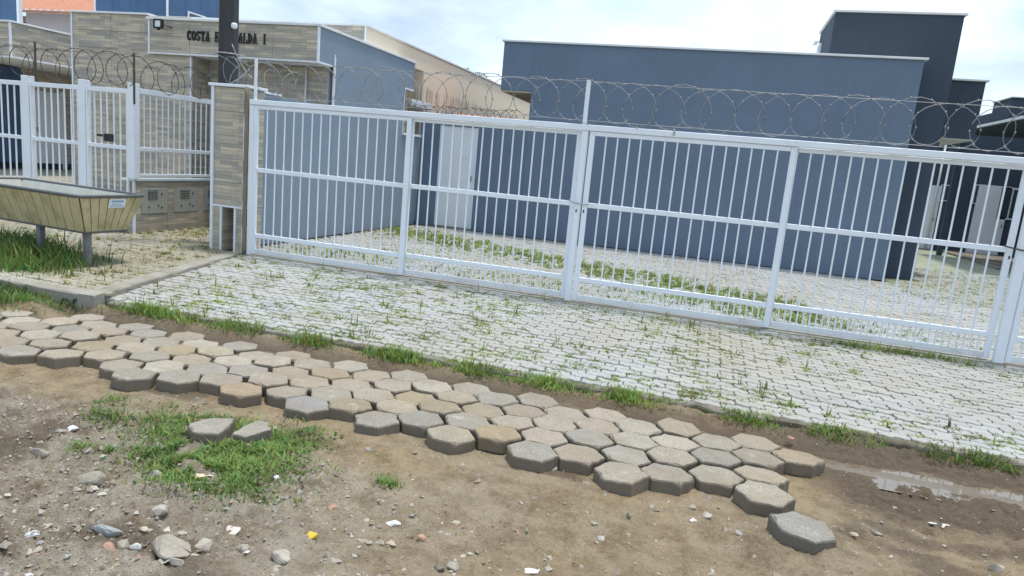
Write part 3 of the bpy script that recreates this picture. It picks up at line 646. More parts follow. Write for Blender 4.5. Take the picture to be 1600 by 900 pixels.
# ------------------------------------------------------------------ rubbish trough
sk = thing('rubbish_trough', 'yellowish plank-sided rubbish trough with dark rim on steel legs', 'trough', (-7.86, -1.82, 0))
sk.rotation_euler = (0, 0, -.10)
HL, HWd, BL, BW, ZT, ZB = 1.12, .42, 1.0, .27, .83, .42      # half sizes top / bottom
def part_local(name, VF, m, sm=False): 
    o = bpy.data.objects.new(name, mesh(name, VF[0], VF[1], m, sm)); COL.objects.link(o); o.parent = sk; return o
def quad_slab(a, b_, c, d, nrm, t):
    a, b_, c, d = map(Vector, (a, b_, c, d)); nv = Vector(nrm).normalized()*t
    V = [a, b_, c, d, a+nv, b_+nv, c+nv, d+nv]; return V, [(3, 2, 1, 0), (4, 5, 6, 7), (0, 1, 5, 4), (1, 2, 6, 5), (2, 3, 7, 6), (3, 0, 4, 7)]
def side(A, B, Cc, D, n, nrm, m):   # A,B bottom; D,C top
    A, B, Cc, D = map(Vector, (A, B, Cc, D))
    for i in range(n):
        g = .006/(D-Cc).length; t0, t1 = i/n+g, (i+1)/n-g
        part_local('plank', quad_slab(A.lerp(B, t0), A.lerp(B, t1), D.lerp(Cc, t1), D.lerp(Cc, t0), nrm, .014), m)
side((-BL, -BW, ZB), (BL, -BW, ZB), (HL, -HWd, ZT), (-HL, -HWd, ZT), 14, (0, -.4, -.15), 'plank'); side((-BL, BW, ZB), (BL, BW, ZB), (HL, HWd, ZT), (-HL, HWd, ZT), 14, (0, .4, -.15), 'plank_inside')
side((BL, -BW, ZB), (BL, BW, ZB), (HL, HWd, ZT), (HL, -HWd, ZT), 7, (.4, 0, -.12), 'plank'); side((-BL, -BW, ZB), (-BL, BW, ZB), (-HL, HWd, ZT), (-HL, -HWd, ZT), 7, (-.4, 0, -.12), 'plank')
part_local('gap_shade', merge([quad_slab((-BL+.001, -BW+.001, ZB), (BL-.001, -BW+.001, ZB), (HL-.002, -HWd+.002, ZT-.01), (-HL+.002, -HWd+.002, ZT-.01), (0, .4, .15), .002), quad_slab((BL-.001, -BW+.001, ZB), (BL-.001, BW-.001, ZB), (HL-.002, HWd-.002, ZT-.01), (HL-.002, -HWd+.002, ZT-.01), (-.4, 0, .12), .002)]), 'dark_hole')  # dark sheet added so the plank gaps read as shaded
part_local('liner', merge([quad_slab((-BL+.004, -BW+.004, ZB), (BL-.004, -BW+.004, ZB), (HL-.008, -HWd+.008, ZT), (-HL+.008, -HWd+.008, ZT), (0, .4, .15), .003), quad_slab((BL-.004, -BW+.004, ZB), (BL-.004, BW-.004, ZB), (HL-.008, HWd-.008, ZT), (HL-.008, -HWd+.008, ZT), (-.4, 0, .12), .003), quad_slab((-BL+.004, BW-.004, ZB), (BL-.004, BW-.004, ZB), (HL-.008, HWd-.008, ZT), (-HL+.008, HWd-.008, ZT), (0, -.4, .15), .003), quad_slab((-BL+.004, -BW, ZB), (-BL+.004, BW, ZB), (-HL+.008, HWd, ZT), (-HL+.008, -HWd, ZT), (.4, 0, .12), .003)]), 'plank_inside')
rim = []
for cx_, cy_, a0 in ((HL-.06, -HWd+.06, -90), (HL-.06, HWd-.06, 0), (-HL+.06, HWd-.06, 90), (-HL+.06, -HWd+.06, 180)):
    for k in range(5): a = math.radians(a0+k*22.5); rim.append((cx_+.075*math.cos(a), cy_+.075*math.sin(a), ZT+.008))
part_local('rim', tube(rim, .020, 8, True), 'rim_dark', True)
part_local('bottom', moved(cbox(2*BL+.03, 2*BW+.03, .03, .006), (0, 0, ZB-.012)), 'rim_dark')
for x in (.94, .14):
    for y in (-.2,): part_local('leg', moved(cbox(.07, .07, ZB-.025, .004), (x, y, (ZB-.025)/2)), 'leg_steel')
ek = Vector((.37, 0, .12)); stn = lambda y, z: (BL+(HL-BL)*(z-ZB)/(ZT-ZB)+.016, y, z)
st = part_local('sticker', quad_slab(stn(-.05, .70), stn(.17, .70), stn(.17, .805), stn(-.05, .805), (1, 0, -.3), .002), 'sticker_white')
for z0, z1, y0, y1 in ((.765, .788, -.02, .14), (.715, .724, -.03, .15), (.738, .746, -.01, .11)):
    q = quad_slab(stn(y0, z0), stn(y1, z0), stn(y1, z1), stn(y0, z1), (1, 0, -.3), .004); o = bpy.data.objects.new('sticker_print', mesh('sticker_print', q[0], q[1], 'sticker_blue')); COL.objects.link(o); o.parent = st

# ------------------------------------------------------------------ tiled house with the sign (left)
ch = thing('tiled_house', 'low house with stone-strip tiled front, blue-grey side wall and overhanging sign band', 'house', (-9, 4, 0))
box('wall', ch, 'grout', (-12.2, -9.47), (2.45, 6.2), (0, 3.70), .003); clad_y(ch, -12.19, -9.475, .28, 3.70, 2.45, .9, .31)
box('corner_trim', ch, 'white_paint', (-12.226, -12.195), (2.42, 2.46), (.28, 3.72), .002); box('corner_trim', ch, 'white_paint', (-9.472, -9.45), (2.42, 2.46), (.28, 3.02), .002)
box('wall', ch, 'grout', (-9.468, -6.925), (2.93, 6.0), (0, 3.02), .003); clad_y(ch, -9.44, -6.93, .28, 3.02, 2.93, .9, .31)
clad_x(ch, 2.465, 2.915, .28, 3.02, -9.47, .5, .31)
box('sign_band', ch, 'grout', (-10.36, -6.83), (2.40, 6.3), (3.05, 3.62), .003); clad_y(ch, -10.33, -6.835, 3.065, 3.615, 2.40, .9, .275)
box('soffit', ch, 'trim_white', (-10.38, -6.79), (2.375, 2.928), (3.022, 3.052), .004)
for x in (-10.37, -6.832): box('corner_trim', ch, 'white_paint', (x, x+.035), (2.378, 2.418), (3.053, 3.62), .002)
box('roof_edge', ch, 'trim_white', (-10.40, -6.77), (2.36, 6.34), (3.622, 3.665), .004); box('roof_edge', ch, 'trim_white', (-12.24, -10.401), (2.40, 6.3), (3.702, 3.735), .004)
box('side_wall', ch, 'wall_costa', (-6.829, -6.797), (2.95, 5.83), (0, 3.621), 0); box('side_wall', ch, 'wall_costa', (-6.829, -6.797), (2.42, 2.9495), (3.053, 3.621), 0); box('side_wall', ch, 'wall_costa', (-6.829, -6.797), (5.8305, 6.29), (3.05, 3.621), 0); box('recess_trim', ch, 'white_paint', (-6.835, -6.785), (5.8305, 6.30), (3.02, 3.049), .002); box('recess_trim', ch, 'white_paint', (-6.835, -6.785), (5.8305, 5.86), (2.09, 3.018), .002)
box('corner_trim', ch, 'white_paint', (-6.835, -6.79), (2.929, 2.949), (2.345, 3.2), .002); addm('corner_trim', ch, tube([(-6.79, 2.9, 2.9), (-6.79, 2.9, 3.25)], .012, 6), 'white_paint')
addm('downpipe', ch, tube([(-7.35, 2.88, .3), (-7.35, 2.88, 3.0)], .018, 8), 'trim_white', True)
# sign letters, heavy serif capitals built from strokes
def glyph(chr_):
    R = []; sw, th_ = .165, .075           # stem and hairline widths in cap heights; box width .62
    def rect(x0, y0, x1, y1): R.append([(x0, y0), (x1, y0), (x1, y1), (x0, y1)])
    def par(x0, y0, x1, y1, w): R.append([(x0, y0), (x0+w, y0), (x1+w, y1), (x1, y1)])
    def arc(cx, cy, rx, ry, a0, a1, w0, w1, n=12):
        for k in range(n):
            a, c = math.radians(a0+(a1-a0)*k/n), math.radians(a0+(a1-a0)*(k+1)/n)
            def wid(an): return w0*abs(math.cos(an))+w1*abs(math.sin(an))
            pa, pc = wid(a), wid(c)
            R.append([(cx+rx*math.cos(a), cy+ry*math.sin(a)), (cx+rx*math.cos(c), cy+ry*math.sin(c)), (cx+(rx-pc)*math.cos(c), cy+(ry-pc)*math.sin(c)), (cx+(rx-pa)*math.cos(a), cy+(ry-pa)*math.sin(a))])
    def serif(x0, x1, y): rect(x0, y-.0, x1, y+.06)
    if chr_ == 'C': arc(.31, .5, .3, .5, 50, 310, sw, th_); rect(.5, .68, .56, .98); rect(.5, .04, .55, .28)
    if chr_ == 'O': arc(.31, .5, .31, .5, 0, 360, sw, th_, 18)
    if chr_ == 'S': arc(.3, .73, .25, .27, 20, 270, sw*.8, th_*1.2); arc(.3, .27, .27, .27, 90, -160, sw*.8, th_*1.2); rect(.48, .72, .53, .98); rect(.04, .03, .09, .28)
    if chr_ == 'T': rect(.21, .0, .41, 1); rect(0, .9, .62, 1); rect(0, .7, .06, .9); rect(.56, .7, .62, .9); serif(.12, .5, 0)
    if chr_ == 'A': par(.04, 0, .27, 1, .08); par(.40, 0, .23, 1, .2); rect(.14, .27, .46, .35); serif(-.02, .2, 0); serif(.34, .68, 0)
    if chr_ in 'EMRLDI':
        x = .08
        if chr_ == 'I': x = .21
        if chr_ != 'M': rect(x, 0, x+sw, 1)
        serif(x-.08, x+sw+.08, 0); serif(x-.08, x+sw+.08, .94)
        if chr_ == 'E': rect(x, .91, .58, 1); rect(x, 0, .6, .09); rect(x, .46, .46, .54); rect(.53, .72, .58, 1); rect(.55, 0, .6, .28); rect(.42, .36, .46, .64)
        if chr_ == 'L': rect(x, 0, .6, .09); rect(.54, 0, .6, .32)
        if chr_ == 'D': arc(.22, .5, .4, .5, -90, 90, sw, th_); rect(.08, .91, .24, 1); rect(.08, 0, .24, .09)
        if chr_ == 'R': arc(.26, .74, .3, .26, -90, 90, sw, th_); rect(.08, .91, .28, 1); rect(.08, .46, .28, .54); par(.45, 0, .28, .48, .19); serif(.4, .7, 0)
        if chr_ == 'M': rect(.06, 0, .13, 1); rect(.52, 0, .7, 1); par(.3, .1, .06, 1, .16); par(.3, .1, .52, 1, .09); serif(.45, .76, 0); serif(.45, .76, .94)
    return R
sg = thing('building_sign', 'dark serif letters on the tiled band above the entrance', 'sign', (-8.7, 2.38, 3.3))
x0s, x1s = -9.5, -7.865; txt = 'COSTA ESMERALDA'; hgt = .172; adv = (1.48)/(len(txt)); 
for i, c_ in enumerate(txt+'|I'):
    if c_ in ' |': continue
    xl = x0s+i*adv+(.005 if c_ == 'I' else 0); Vs = []; Fs = []
    for j_, poly in enumerate(glyph(c_)):
        a_ = sum(poly[k][0]*poly[(k+1) % 4][1]-poly[(k+1) % 4][0]*poly[k][1] for k in range(4))
        if a_ < 0: poly = poly[::-1]
        o_ = len(Vs); dd = .022+.0007*(j_ % 5)
        Vs += [(x*hgt*.82, -dd, z*hgt) for x, z in poly]+[(x*hgt*.82, 0, z*hgt) for x, z in poly]
        Fs += [(o_, o_+1, o_+2, o_+3), (o_+7, o_+6, o_+5, o_+4)]+[(o_+k, o_+4+k, o_+4+(k+1) % 4, o_+(k+1) % 4) for k in range(4)]
    link('letter', mesh('letter', Vs, Fs, 'black_metal'), sg, (xl, 2.386, 3.283))
fd = thing('floodlight', 'small black floodlight at the left end of the sign band', 'floodlight', (-9.9, 2.3, 3.5))
for x0, x1, z0, z1 in ((-10.06, -10.035, 3.44, 3.60), (-9.905, -9.88, 3.44, 3.60), (-10.035, -9.905, 3.575, 3.60), (-10.035, -9.905, 3.44, 3.465)): box('frame', fd, 'black_metal', (x0, x1), (2.17, 2.24), (z0, z1), .004)
box('lens', fd, 'sticker_white', (-10.034, -9.906), (2.185, 2.225), (3.466, 3.574), .002); addm('arm', fd, tube([(-9.95, 2.24, 3.52), (-9.84, 2.36, 3.5), (-9.84, 2.386, 3.5)], .012, 6), 'black_metal'); box('bracket', fd, 'black_metal', (-10.0, -9.94), (2.19, 2.22), (3.41, 3.438), .004)
# low boundary wall and recess further back
bw = thing('courtyard_side_wall', 'low blue-grey courtyard wall running back from the left gate post', 'wall', (-6.8, 4, 0))
box('panel', bw, 'wall_costa', (-6.92, -6.798), (.44, 2.9498), (0, 2.34), .002); box('cap', bw, 'white_paint', (-6.94, -6.78), (.44, 1.35), (2.342, 2.375), .003)
box('panel', bw, 'wall_costa', (-6.92, -6.799), (5.832, 6.79), (0, 2.03), .002); box('sill', bw, 'white_paint', (-6.95, -6.76), (5.84, 7.2), (2.032, 2.085), .004)
# recess between houses
box('recess_back', ch, 'strip_tile', (-7.9, -7.8), (6.25, 7.6), (.0, 3.0), .002); box('recess_side', ch, 'strip_tile', (-7.8, -6.83), (6.002, 6.06), (2.1, 3.02), .002); box('recess_beam', ch, 'trim_white', (-7.2, -6.83), (6.32, 7.5), (2.72, 2.86), .004)
box('recess_post', ch, 'trim_white', (-6.95, -6.85), (7.05, 7.15), (2.09, 2.72), .004)

# cream building behind
cb = thing('cream_building', 'long cream side wall with black mould streaks behind the tiled house', 'building', (-9.6, 11, 0))
box('wall', cb, 'mold_cream', (-12.0, -7.2), (7.7, 17.8), (0, 4.08), .003); box('wall', cb, 'mold_cream', (-12.0, -7.201), (4.75, 7.699), (3.64, 4.081), .003); box('front_band', cb, 'strip_tile', (-12, -7.203), (4.71, 4.749), (3.64, 4.082), .002)
box('roof_edge', cb, 'trim_white', (-12.05, -7.16), (4.68, 17.84), (4.083, 4.125), .004); box('corner_trim', cb, 'white_paint', (-7.215, -7.18), (4.69, 4.708), (3.64, 4.08), .002)
box('infill', cb, 'mold_cream', (-12.0, -7.85), (7.55, 7.698), (0, 3.63), .002)
# small red tiled shed roofs peeping over the court wall
rf = thing('tiled_lean_to', 'low red clay lean-to roof peeping over the back courtyard wall', 'roof', (-5.3, 9, 2.2))
for (x0, x1, y0) in ((-6.9, -5.6, 8.2), (-5.6, -4.35, 9.4)):
    V = []; F = []
    for i in range(25):
        for k in range(2): V.append((x0+(x1-x0)*i/24, y0+k*1.4, 2.55+k*.25+.035*math.sin(i*1.6)))
    F = [(2*i, 2*i+2, 2*i+3, 2*i+1) for i in range(24)]; addm('roof_sheet', rf, (V, F), 'roof_clay', True); box('fascia', rf, 'wall_darker', (x0, x1), (y0+.02, y0+.06), (2.40, 2.52), .002)
    box('post', rf, 'trim_white', (x0+.1, x0+.18), (y0+.1, y0+.18), (0, 2.5), .002); box('post', rf, 'trim_white', (x1-.2, x1-.12), (y0+.1, y0+.18), (0, 2.5), .002)

# ------------------------------------------------------------------ courtyard back wall, grey building, tower
GY = 6.82
bk = thing('courtyard_back_wall', 'dark grey courtyard wall with a white metal door at its left end', 'wall', (-5.5, GY, 0))
box('panel', bk, 'wall_gray', (-6.797, -6.30), (GY, GY+.14), (0, 2.45), .002); box('panel', bk, 'wall_gray', (-5.36, -4.202), (GY, GY+.14), (0, 2.45), .002); box('panel', bk, 'wall_gray', (-6.299, -5.361), (GY, GY+.14), (2.36, 2.449), .002)
dr = box('door', bk, 'door_white', (-6.296, -5.364), (GY+.03, GY+.07), (.035, 2.355), .003)
for x0, x1 in ((-6.299, -6.262), (-5.398, -5.361)): box('door_frame', dr, 'white_paint', (x0, x1), (GY+.008, GY+.03), (0.0, 2.355), .002)
for z in np.arange(.5, 2.3, .3): box('groove', dr, 'trim_white', (-6.26, -5.40), (GY+.026, GY+.0305), (round(float(z), 3), round(float(z)+.012, 3)), 0)
box('handle', dr, 'steel', (-5.47, -5.44), (GY-.01, GY+.03), (1.14, 1.26), .004); box('threshold', dr, 'concrete', (-6.299, -5.361), (GY-.0, GY+.14), (-.01, .034), .003)
gb = thing('grey_house', 'large windowless blue-grey house wall behind the centre gates', 'house', (0, 9, 0))
box('wall', gb, 'wall_gray', (-4.2, 3.47), (GY, 7.58), (0, 4.27), .004); box('wall', gb, 'wall_gray', (-4.2, 1.80), (7.581, 12), (0, 4.269), .004); box('upper_wall', gb, 'wall_gray', (-4.92, -4.201), (GY+.001, 12), (3.24, 4.268), .004)
box('soffit', gb, 'cream_soffit', (-4.915, -4.203), (GY+.03, 12), (3.205, 3.238), .002); box('rear_wall', gb, 'cream_soffit', (-4.9, -4.203), (11.9, 12.0), (0, 3.2), .002)
box('roof_edge', gb, 'trim_white', (-4.96, 3.53), (GY-.05, 7.58), (4.272, 4.312), .004); box('roof_edge', gb, 'trim_white', (-4.96, 1.79), (7.583, 12.05), (4.272, 4.311), .004)
tw = thing('dark_tower_house', 'dark slate-grey two-storey block rising behind the blue-grey wall', 'house', (3, 9, 0))
box('wall', tw, 'wall_dark', (1.86, 4.2), (7.6, 9.75), (0, 5.27), .004); box('roof_edge', tw, 'trim_white', (1.82, 4.25), (7.56, 9.8), (5.272, 5.315), .004)
box('upper_wing', tw, 'wall_dark', (4.201, 5.2), (8.95, 11.5), (3.05, 4.25), .004); box('wing_soffit', tw, 'white_wall', (4.203, 5.19), (8.98, 11.5), (3.018, 3.048), .002); box('roof_edge', tw, 'trim_white', (4.203, 5.25), (8.9, 11.55), (4.252, 4.292), .004)
wn = box('window', tw, 'white_paint', (1.815, 1.859), (9.15, 9.6), (4.5, 4.95), .003); box('pane', wn, 'glass', (1.808, 1.8145), (9.2, 9.55), (4.54, 4.91), .001); box('awning_sash', wn, 'white_paint', (1.70, 1.80), (9.1, 9.6), (4.97, 4.985), .002)
# end wall with doors
en = thing('terrace_house', 'dark terrace of houses with white doors at the end of the courtyard lane', 'house', (8, 19, 0))
EY = 18.6
box('wall', en, 'wall_dark', (4.3, 14), (EY, EY+6), (0, 4.2), .004); box('roof_edge', en, 'trim_white', (4.3, 14.1), (EY-.06, EY+6), (4.203, 4.245), .004)
def at_end(px0, px1, pya, pyb):
    a = ony(px0, pya, EY); c = ony(px1, pyb, EY); return (a.x, c.x), (c.z, a.z)
for px0, px1, pya, pyb, nm in ((1441, 1456, 288, 372, 'door'), (1530, 1560, 288, 388, 'door'), (1566, 1590, 292, 345, 'window')):
    xx, z_ = at_end(px0, px1, pya, pyb)
    if nm == 'door': z_ = (.02, z_[1])
    d_ = box(nm, en, 'door_white' if nm == 'door' else 'white_paint', xx, (EY-.04, EY-.002), z_, .003)
    if nm == 'window':
        for k in range(2): box('pane', d_, 'glass', (xx[0]+.05+k*(xx[1]-xx[0]-.05)/2, xx[0]+(k+1)*(xx[1]-xx[0]-.05)/2), (EY-.05, EY-.041), (z_[0]+.06, z_[1]-.06), .001)
    else: box('handle', d_, 'steel', (xx[1]-.1, xx[1]-.06), (EY-.07, EY-.04), (1.0, 1.1), .003)
for px0, px1, pya, pyb in ((1471, 1483, 288, 315), (1524, 1537, 288, 320)):
    xx, z_ = at_end(px0, px1, pya, pyb); f_ = box('panel_box', en, 'trim_white', xx, (EY-.03, EY-.002), z_, .003); box('panel_cover', f_, 'wall_dark', (xx[0]+.03, xx[1]-.03), (EY-.036, EY-.0301), (z_[0]+.03, z_[1]-.03), .002)
for px in (1462, 1487): 
    a = ony(px, 300, EY); addm('downpipe', en, tube([(a.x, EY-.08, .05), (a.x, EY-.08, 4.1)], .035, 8), 'trim_white', True)
rh = thing('right_house', 'dark slate house at the right with a white-edged porch roof', 'house', (9, 14, 0))
box('wall', rh, 'wall_dark', (10.6, 14), (12.72, EY-.01), (0, 4.46), .004); box('upper_wall', rh, 'wall_dark', (7.0, 10.599), (12.72, 14.0), (3.95, 4.459), .004); box('upper_wall', rh, 'wall_dark', (7.0, 10.599), (14.001, 16), (3.95, 4.2), .004)
box('porch_roof', rh, 'wall_dark', (6.95, 10.598), (11.6, 16.6), (3.80, 3.93), .004); box('gutter', rh, 'trim_white', (6.90, 6.949), (11.6, 15.2), (3.83, 3.90), .004); box('roof_edge', rh, 'trim_white', (6.96, 14.1), (12.66, 13.99), (4.462, 4.49), .003)
box('porch_post', rh, 'wall_darker', (9.9, 10.1), (11.75, 11.95), (0, 3.799), .003); box('porch_post', rh, 'wall_dark', (7.0, 7.14), (16.2, 16.34), (0, 3.799), .003)
struct(link('lane_slab', mesh('lane_slab', *moved(cbox(2.9, 7.0, .06, .01), (9.1, 15.05, .03)), 'old_concrete')))  # darker slab along the side of the lane
a = ony(1487, 212, 26.); rr_ = thing('far_clay_roof', 'small orange clay roof glimpsed past the dark tower', 'roof', (9.2, 27, 0))
box('wall', rr_, 'white_wall', (6.5, 11.5), (27, 30), (0, 4.3), .003); V = []; 
for i in range(41):
    for k in range(2): V.append((6.3+5.4*i/40, 26.7+k*1.8, 4.3+k*.8+.05*math.sin(i*1.7)))
addm('roof_sheet', rr_, (V, [(2*i, 2*i+2, 2*i+3, 2*i+1) for i in range(40)]), 'roof_clay', True)

# ------------------------------------------------------------------ far left: second tiled house, blue-tile towers, clay-roof house
lh = thing('left_tiled_house', 'tiled house at the far left with strip-tile porch band and white door', 'house', (-19, 6, .28))
box('band', lh, 'grout', (-26, -15.515), (3.83, 10), (2.97, 3.70), .003); clad_x(lh, 3.83, 9.9, 2.985, 3.695, -15.515, .9, .35); clad_y(lh, -24, -15.53, 2.985, 3.695, 3.83, .9, .35)
box('corner_trim', lh, 'white_paint', (-15.54, -15.49), (3.80, 3.829), (2.97, 3.70), .002); box('roof_edge', lh, 'trim_white', (-26, -15.46), (3.78, 10.05), (3.702, 3.74), .003); box('soffit_edge', lh, 'trim_white', (-26, -15.48), (3.79, 10), (2.935, 2.968), .003)
box('wall', lh, 'strip_tile', (-26, -18.0), (4.6, 10), (.282, 2.934), .002)
for (y0, y1) in ((6.3, 7.15),):
    d_ = box('door', lh, 'door_white', (-17.998, -17.95), (y0, y1), (.45, 2.4), .003)
    for yy in (y0-.06, y1+.005): box('door_frame', d_, 'white_paint', (-17.997, -17.93), (yy, yy+.055), (.29, 2.46), .002)
    box('handle', d_, 'steel', (-17.95, -17.91), (y0+.08, y0+.12), (1.3, 1.42), .003)
box('base_strip', lh, 'wall_darker', (-17.998, -17.96), (4.7, 9.9), (.282, .44), .002);  # darker strip along the foot of the wall
for i in range(2):
    box('blue_panel', lh, 'blue_tile', (-17.9+i*0-.099, -17.86), (4.62+i*.66, 5.26+i*.66), (.45, 2.9), .002)
bt = thing('blue_tiled_tower', 'glossy dark blue tiled upper storey above the tiled house', 'house', (-16.4, 9, 0))
box('wall', bt, 'grout', (-17.6, -15.12), (8.02, 10.6), (0, 6.6), .003); clad_y(bt, -17.58, -15.14, 3.0, 6.6, 8.02, .62, .6, 'blue_tile', .008); clad_x(bt, 8.04, 10.6, 3.0, 6.6, -15.12, .62, .6, 'blue_tile', .008)
box('corner_trim', bt, 'white_paint', (-15.135, -15.09), (7.99, 8.03), (0, 6.6), .002); box('corner_trim', bt, 'white_paint', (-17.63, -17.585), (7.99, 8.018), (0, 6.6), .002)
w_ = box('window', bt, 'white_paint', (-15.105, -15.07), (8.75, 9.5), (4.72, 5.05), .003); box('pane', w_, 'glass', (-15.0695, -15.062), (8.8, 9.45), (4.76, 5.01), .001)
bt2 = thing('blue_tiled_tower', 'glossy dark blue tiled upper storey at the top left corner', 'house', (-23, 9, 0))
box('wall', bt2, 'grout', (-26, -20.5), (8.02, 8.16), (3.741, 7.2), .003); clad_y(bt2, -25.98, -20.52, 3.75, 7.2, 8.02, .62, .6, 'blue_tile', .008); box('corner_trim', bt2, 'white_paint', (-20.52, -20.47), (7.985, 8.019), (3.741, 7.2), .002)
hh = thing('clay_roof_house', 'white house with orange clay tile roof between the blue tiled towers', 'house', (-24, 13, 0))
box('wall', hh, 'white_wall', (-29, -18.4), (12.5, 17), (0, 5.4), .003); pr = box('wall', hh, 'white_wall', (-24.6, -18.41), (11.6, 12.499), (0, 5.36), .003)
w_ = box('window', hh, 'wall_darker', (-27.5, -24.9), (12.44, 12.499), (3.6, 5.15), .002); box('recess_frame', w_, 'trim_white', (-24.95, -24.85), (12.42, 12.4395), (3.6, 5.15), .002)  # dark slab stands in for the shade of a recessed porch
V = []; F = []; NX, NYr = 160, 9
for k in range(NYr):
    for i in range(NX+1): x = -30+13*i/NX; V.append((x, 11.1+k*.55, 5.36+k*.30+.045*abs(math.sin(i*.5*math.pi/1.0*.5))-.03*(k % 2)))
for k in range(NYr-1):
    for i in range(NX): a_ = k*(NX+1)+i; F.append((a_, a_+1, a_+NX+2, a_+NX+1))
addm('roof', hh, (V, F), 'roof_clay', True); box('eave', hh, 'roof_clay', (-30, -17), (11.06, 11.1), (5.27, 5.355), .003)

# palm far behind
pt = thing('palm_tree', 'distant palm crown just showing above the cream wall', 'palm tree', (-13.5, 36, 0))
top = ony(735, 116, 36.)
addm('trunk', pt, tube([(top.x, 36, top.z*t) for t in np.linspace(0, 1, 8)], [.22-.1*t for t in np.linspace(0, 1, 8)], 8), 'old_wood', True); cr = []
prr = random.Random(4)
for i in range(16):
    a = 2*math.pi*i/16+prr.uniform(-.2, .2); L_ = prr.uniform(1.3, 1.9); el = prr.uniform(.1, .9)
    for k in range(10):
        t = k/10; c = Vector((top.x+math.cos(a)*L_*t, 36+math.sin(a)*L_*t, top.z+L_*(el*t-.95*t*t)))
        for s in (-1, 1):
            d = Vector((-math.sin(a)*s, math.cos(a)*s, -.4)); fo = Vector((math.cos(a), math.sin(a), 0)); ln = .45*(1-t*.6)
            cr.append(([c, c+fo*.16, c+d*ln+fo*.22], [(0, 1, 2)]))
addm('crown', pt, merge(cr), 'palm_green')

# ------------------------------------------------------------------ vegetation
def blades(name, label, cat, items, dry=.12, seed=0, hue=(.075, .135, .022), wide=1.):
    """items: list of (x, y, z, height, lean)"""
    r = np.random.default_rng(seed); n = len(items); A = np.array(items); V = np.zeros((n, 5, 3)); C = np.zeros((n, 5, 4))
    an = r.uniform(0, 2*np.pi, n); face = an+np.pi/2+r.normal(0, .5, n); w = r.uniform(.0016, .0042, n)*(1+A[:, 3]*3)*wide*np.where(r.random(n) < .15, 1.9, 1.)
    lean = A[:, 4]*r.uniform(.3, 1.3, n)*A[:, 3]; h = A[:, 3]*r.uniform(.55, 1.2, n)
    dx, dy = np.cos(an), np.sin(an); fx, fy = np.cos(face), np.sin(face)
    for k, (t, ww) in enumerate(((0, 1), (0, -1), (.55, .8), (.55, -.8), (1, 0))):
        V[:, k, 0] = A[:, 0]+dx*lean*t**1.8+fx*w*ww; V[:, k, 1] = A[:, 1]+dy*lean*t**1.8+fy*w*ww; V[:, k, 2] = A[:, 2]-.006+h*(t-.25*t*t*np.clip(A[:, 4], 0, 1.5)*.6)
    pt_ = .75+.9*vn(A[:, 0]*3.1, A[:, 1]*3.1, 7); base = np.array(hue)[None]*(pt_[:, None]+r.normal(0, .22, (n, 1))); base[:, 0] *= 1+r.normal(0, .22, n)
    d = r.random(n) < dry; base[d] = np.array([.24, .19, .085])*(1+r.normal(0, .2, (d.sum(), 1)))
    base = np.clip(base, .01, .6); C[:, :, :3] = base[:, None, :]; C[:, 4, :3] *= 1.25; C[:, :, 3] = 1
    idx = np.arange(n)[:, None]*5; T = np.concatenate([idx+np.array([[0, 1, 3]]), idx+np.array([[0, 3, 2]]), idx+np.array([[2, 3, 4]])])
    me = bpy.data.meshes.new(name); me.vertices.add(n*5); me.vertices.foreach_set('co', V.ravel()); me.loops.add(T.size); me.loops.foreach_set('vertex_index', T.ravel().astype(np.int32))
    me.polygons.add(len(T)); me.polygons.foreach_set('loop_start', np.arange(0, T.size, 3, dtype=np.int32)); me.update()
    ca = me.color_attributes.new('Col', 'FLOAT_COLOR', 'POINT'); ca.data.foreach_set('color', C.ravel().astype(np.float32)); me.materials.append(MAT['grass']); me.validate()
    o = link(name, me); o['kind'] = 'stuff'; tag(o, label, cat); return o
G = np.random.default_rng(5)
def tuft(items, x, y, z, n, rad, h, lean=.6):
    for _ in range(n):
        a = G.uniform(0, 6.283); r_ = rad*math.sqrt(G.random()); items.append((x+r_*math.cos(a), y+r_*math.sin(a)*.8, z, h*G.uniform(.5, 1.1), lean))
def joint_snap(x, y, y0):      # nearest long joint
    return y0-PW/2+round((y-y0+PW/2)/PW)*PW
it = []
tries = 0
while len(it) < 48000 and tries < 24000:      # driveway joints
    tries += 1
    x, y = G.uniform(-6.4, 4.2), G.uniform(-3.05, -.1)
    if x < kerbx(y)+.04: continue
    d = .36+1.0*float(fbm(np.array([x*.9]), np.array([y*1.5]), 70)[0])*2+.5*math.exp(-((x+4.2)/1.6)**2)*math.exp(-((y+1.6)/1.2)**2)+.35*math.exp(-((y+.35)/.3)**2)-.14*(x > .2)
    if G.random() > d*.62: continue
    big = G.random()
    tuft(it, x, joint_snap(x, y, -3.02), drive_z(y)-.004, int(4+20*big*big), .012+.05*big, .014+.028*big**3, 1.7)
    if big > .97:
        for _ in range(2): it.append((x+G.normal(0, .02), y, drive_z(y), G.uniform(.06, .13), .2))
for x, y, n, r_, h in ((2.05, -.22, 260, .3, .09), (2.5, -.2, 160, .25, .08), (1.7, -.2, 80, .18, .07)):
    for _ in range(n): it.append((x+G.normal(0, r_), y+G.normal(0, .05), -.004, h*G.uniform(.4, 1.2), .7))
blades('driveway_weeds', 'small green weeds sprouting from the driveway paver joints', 'weeds', it, .2, 1, (.19, .25, .06), 1.5)
it = []
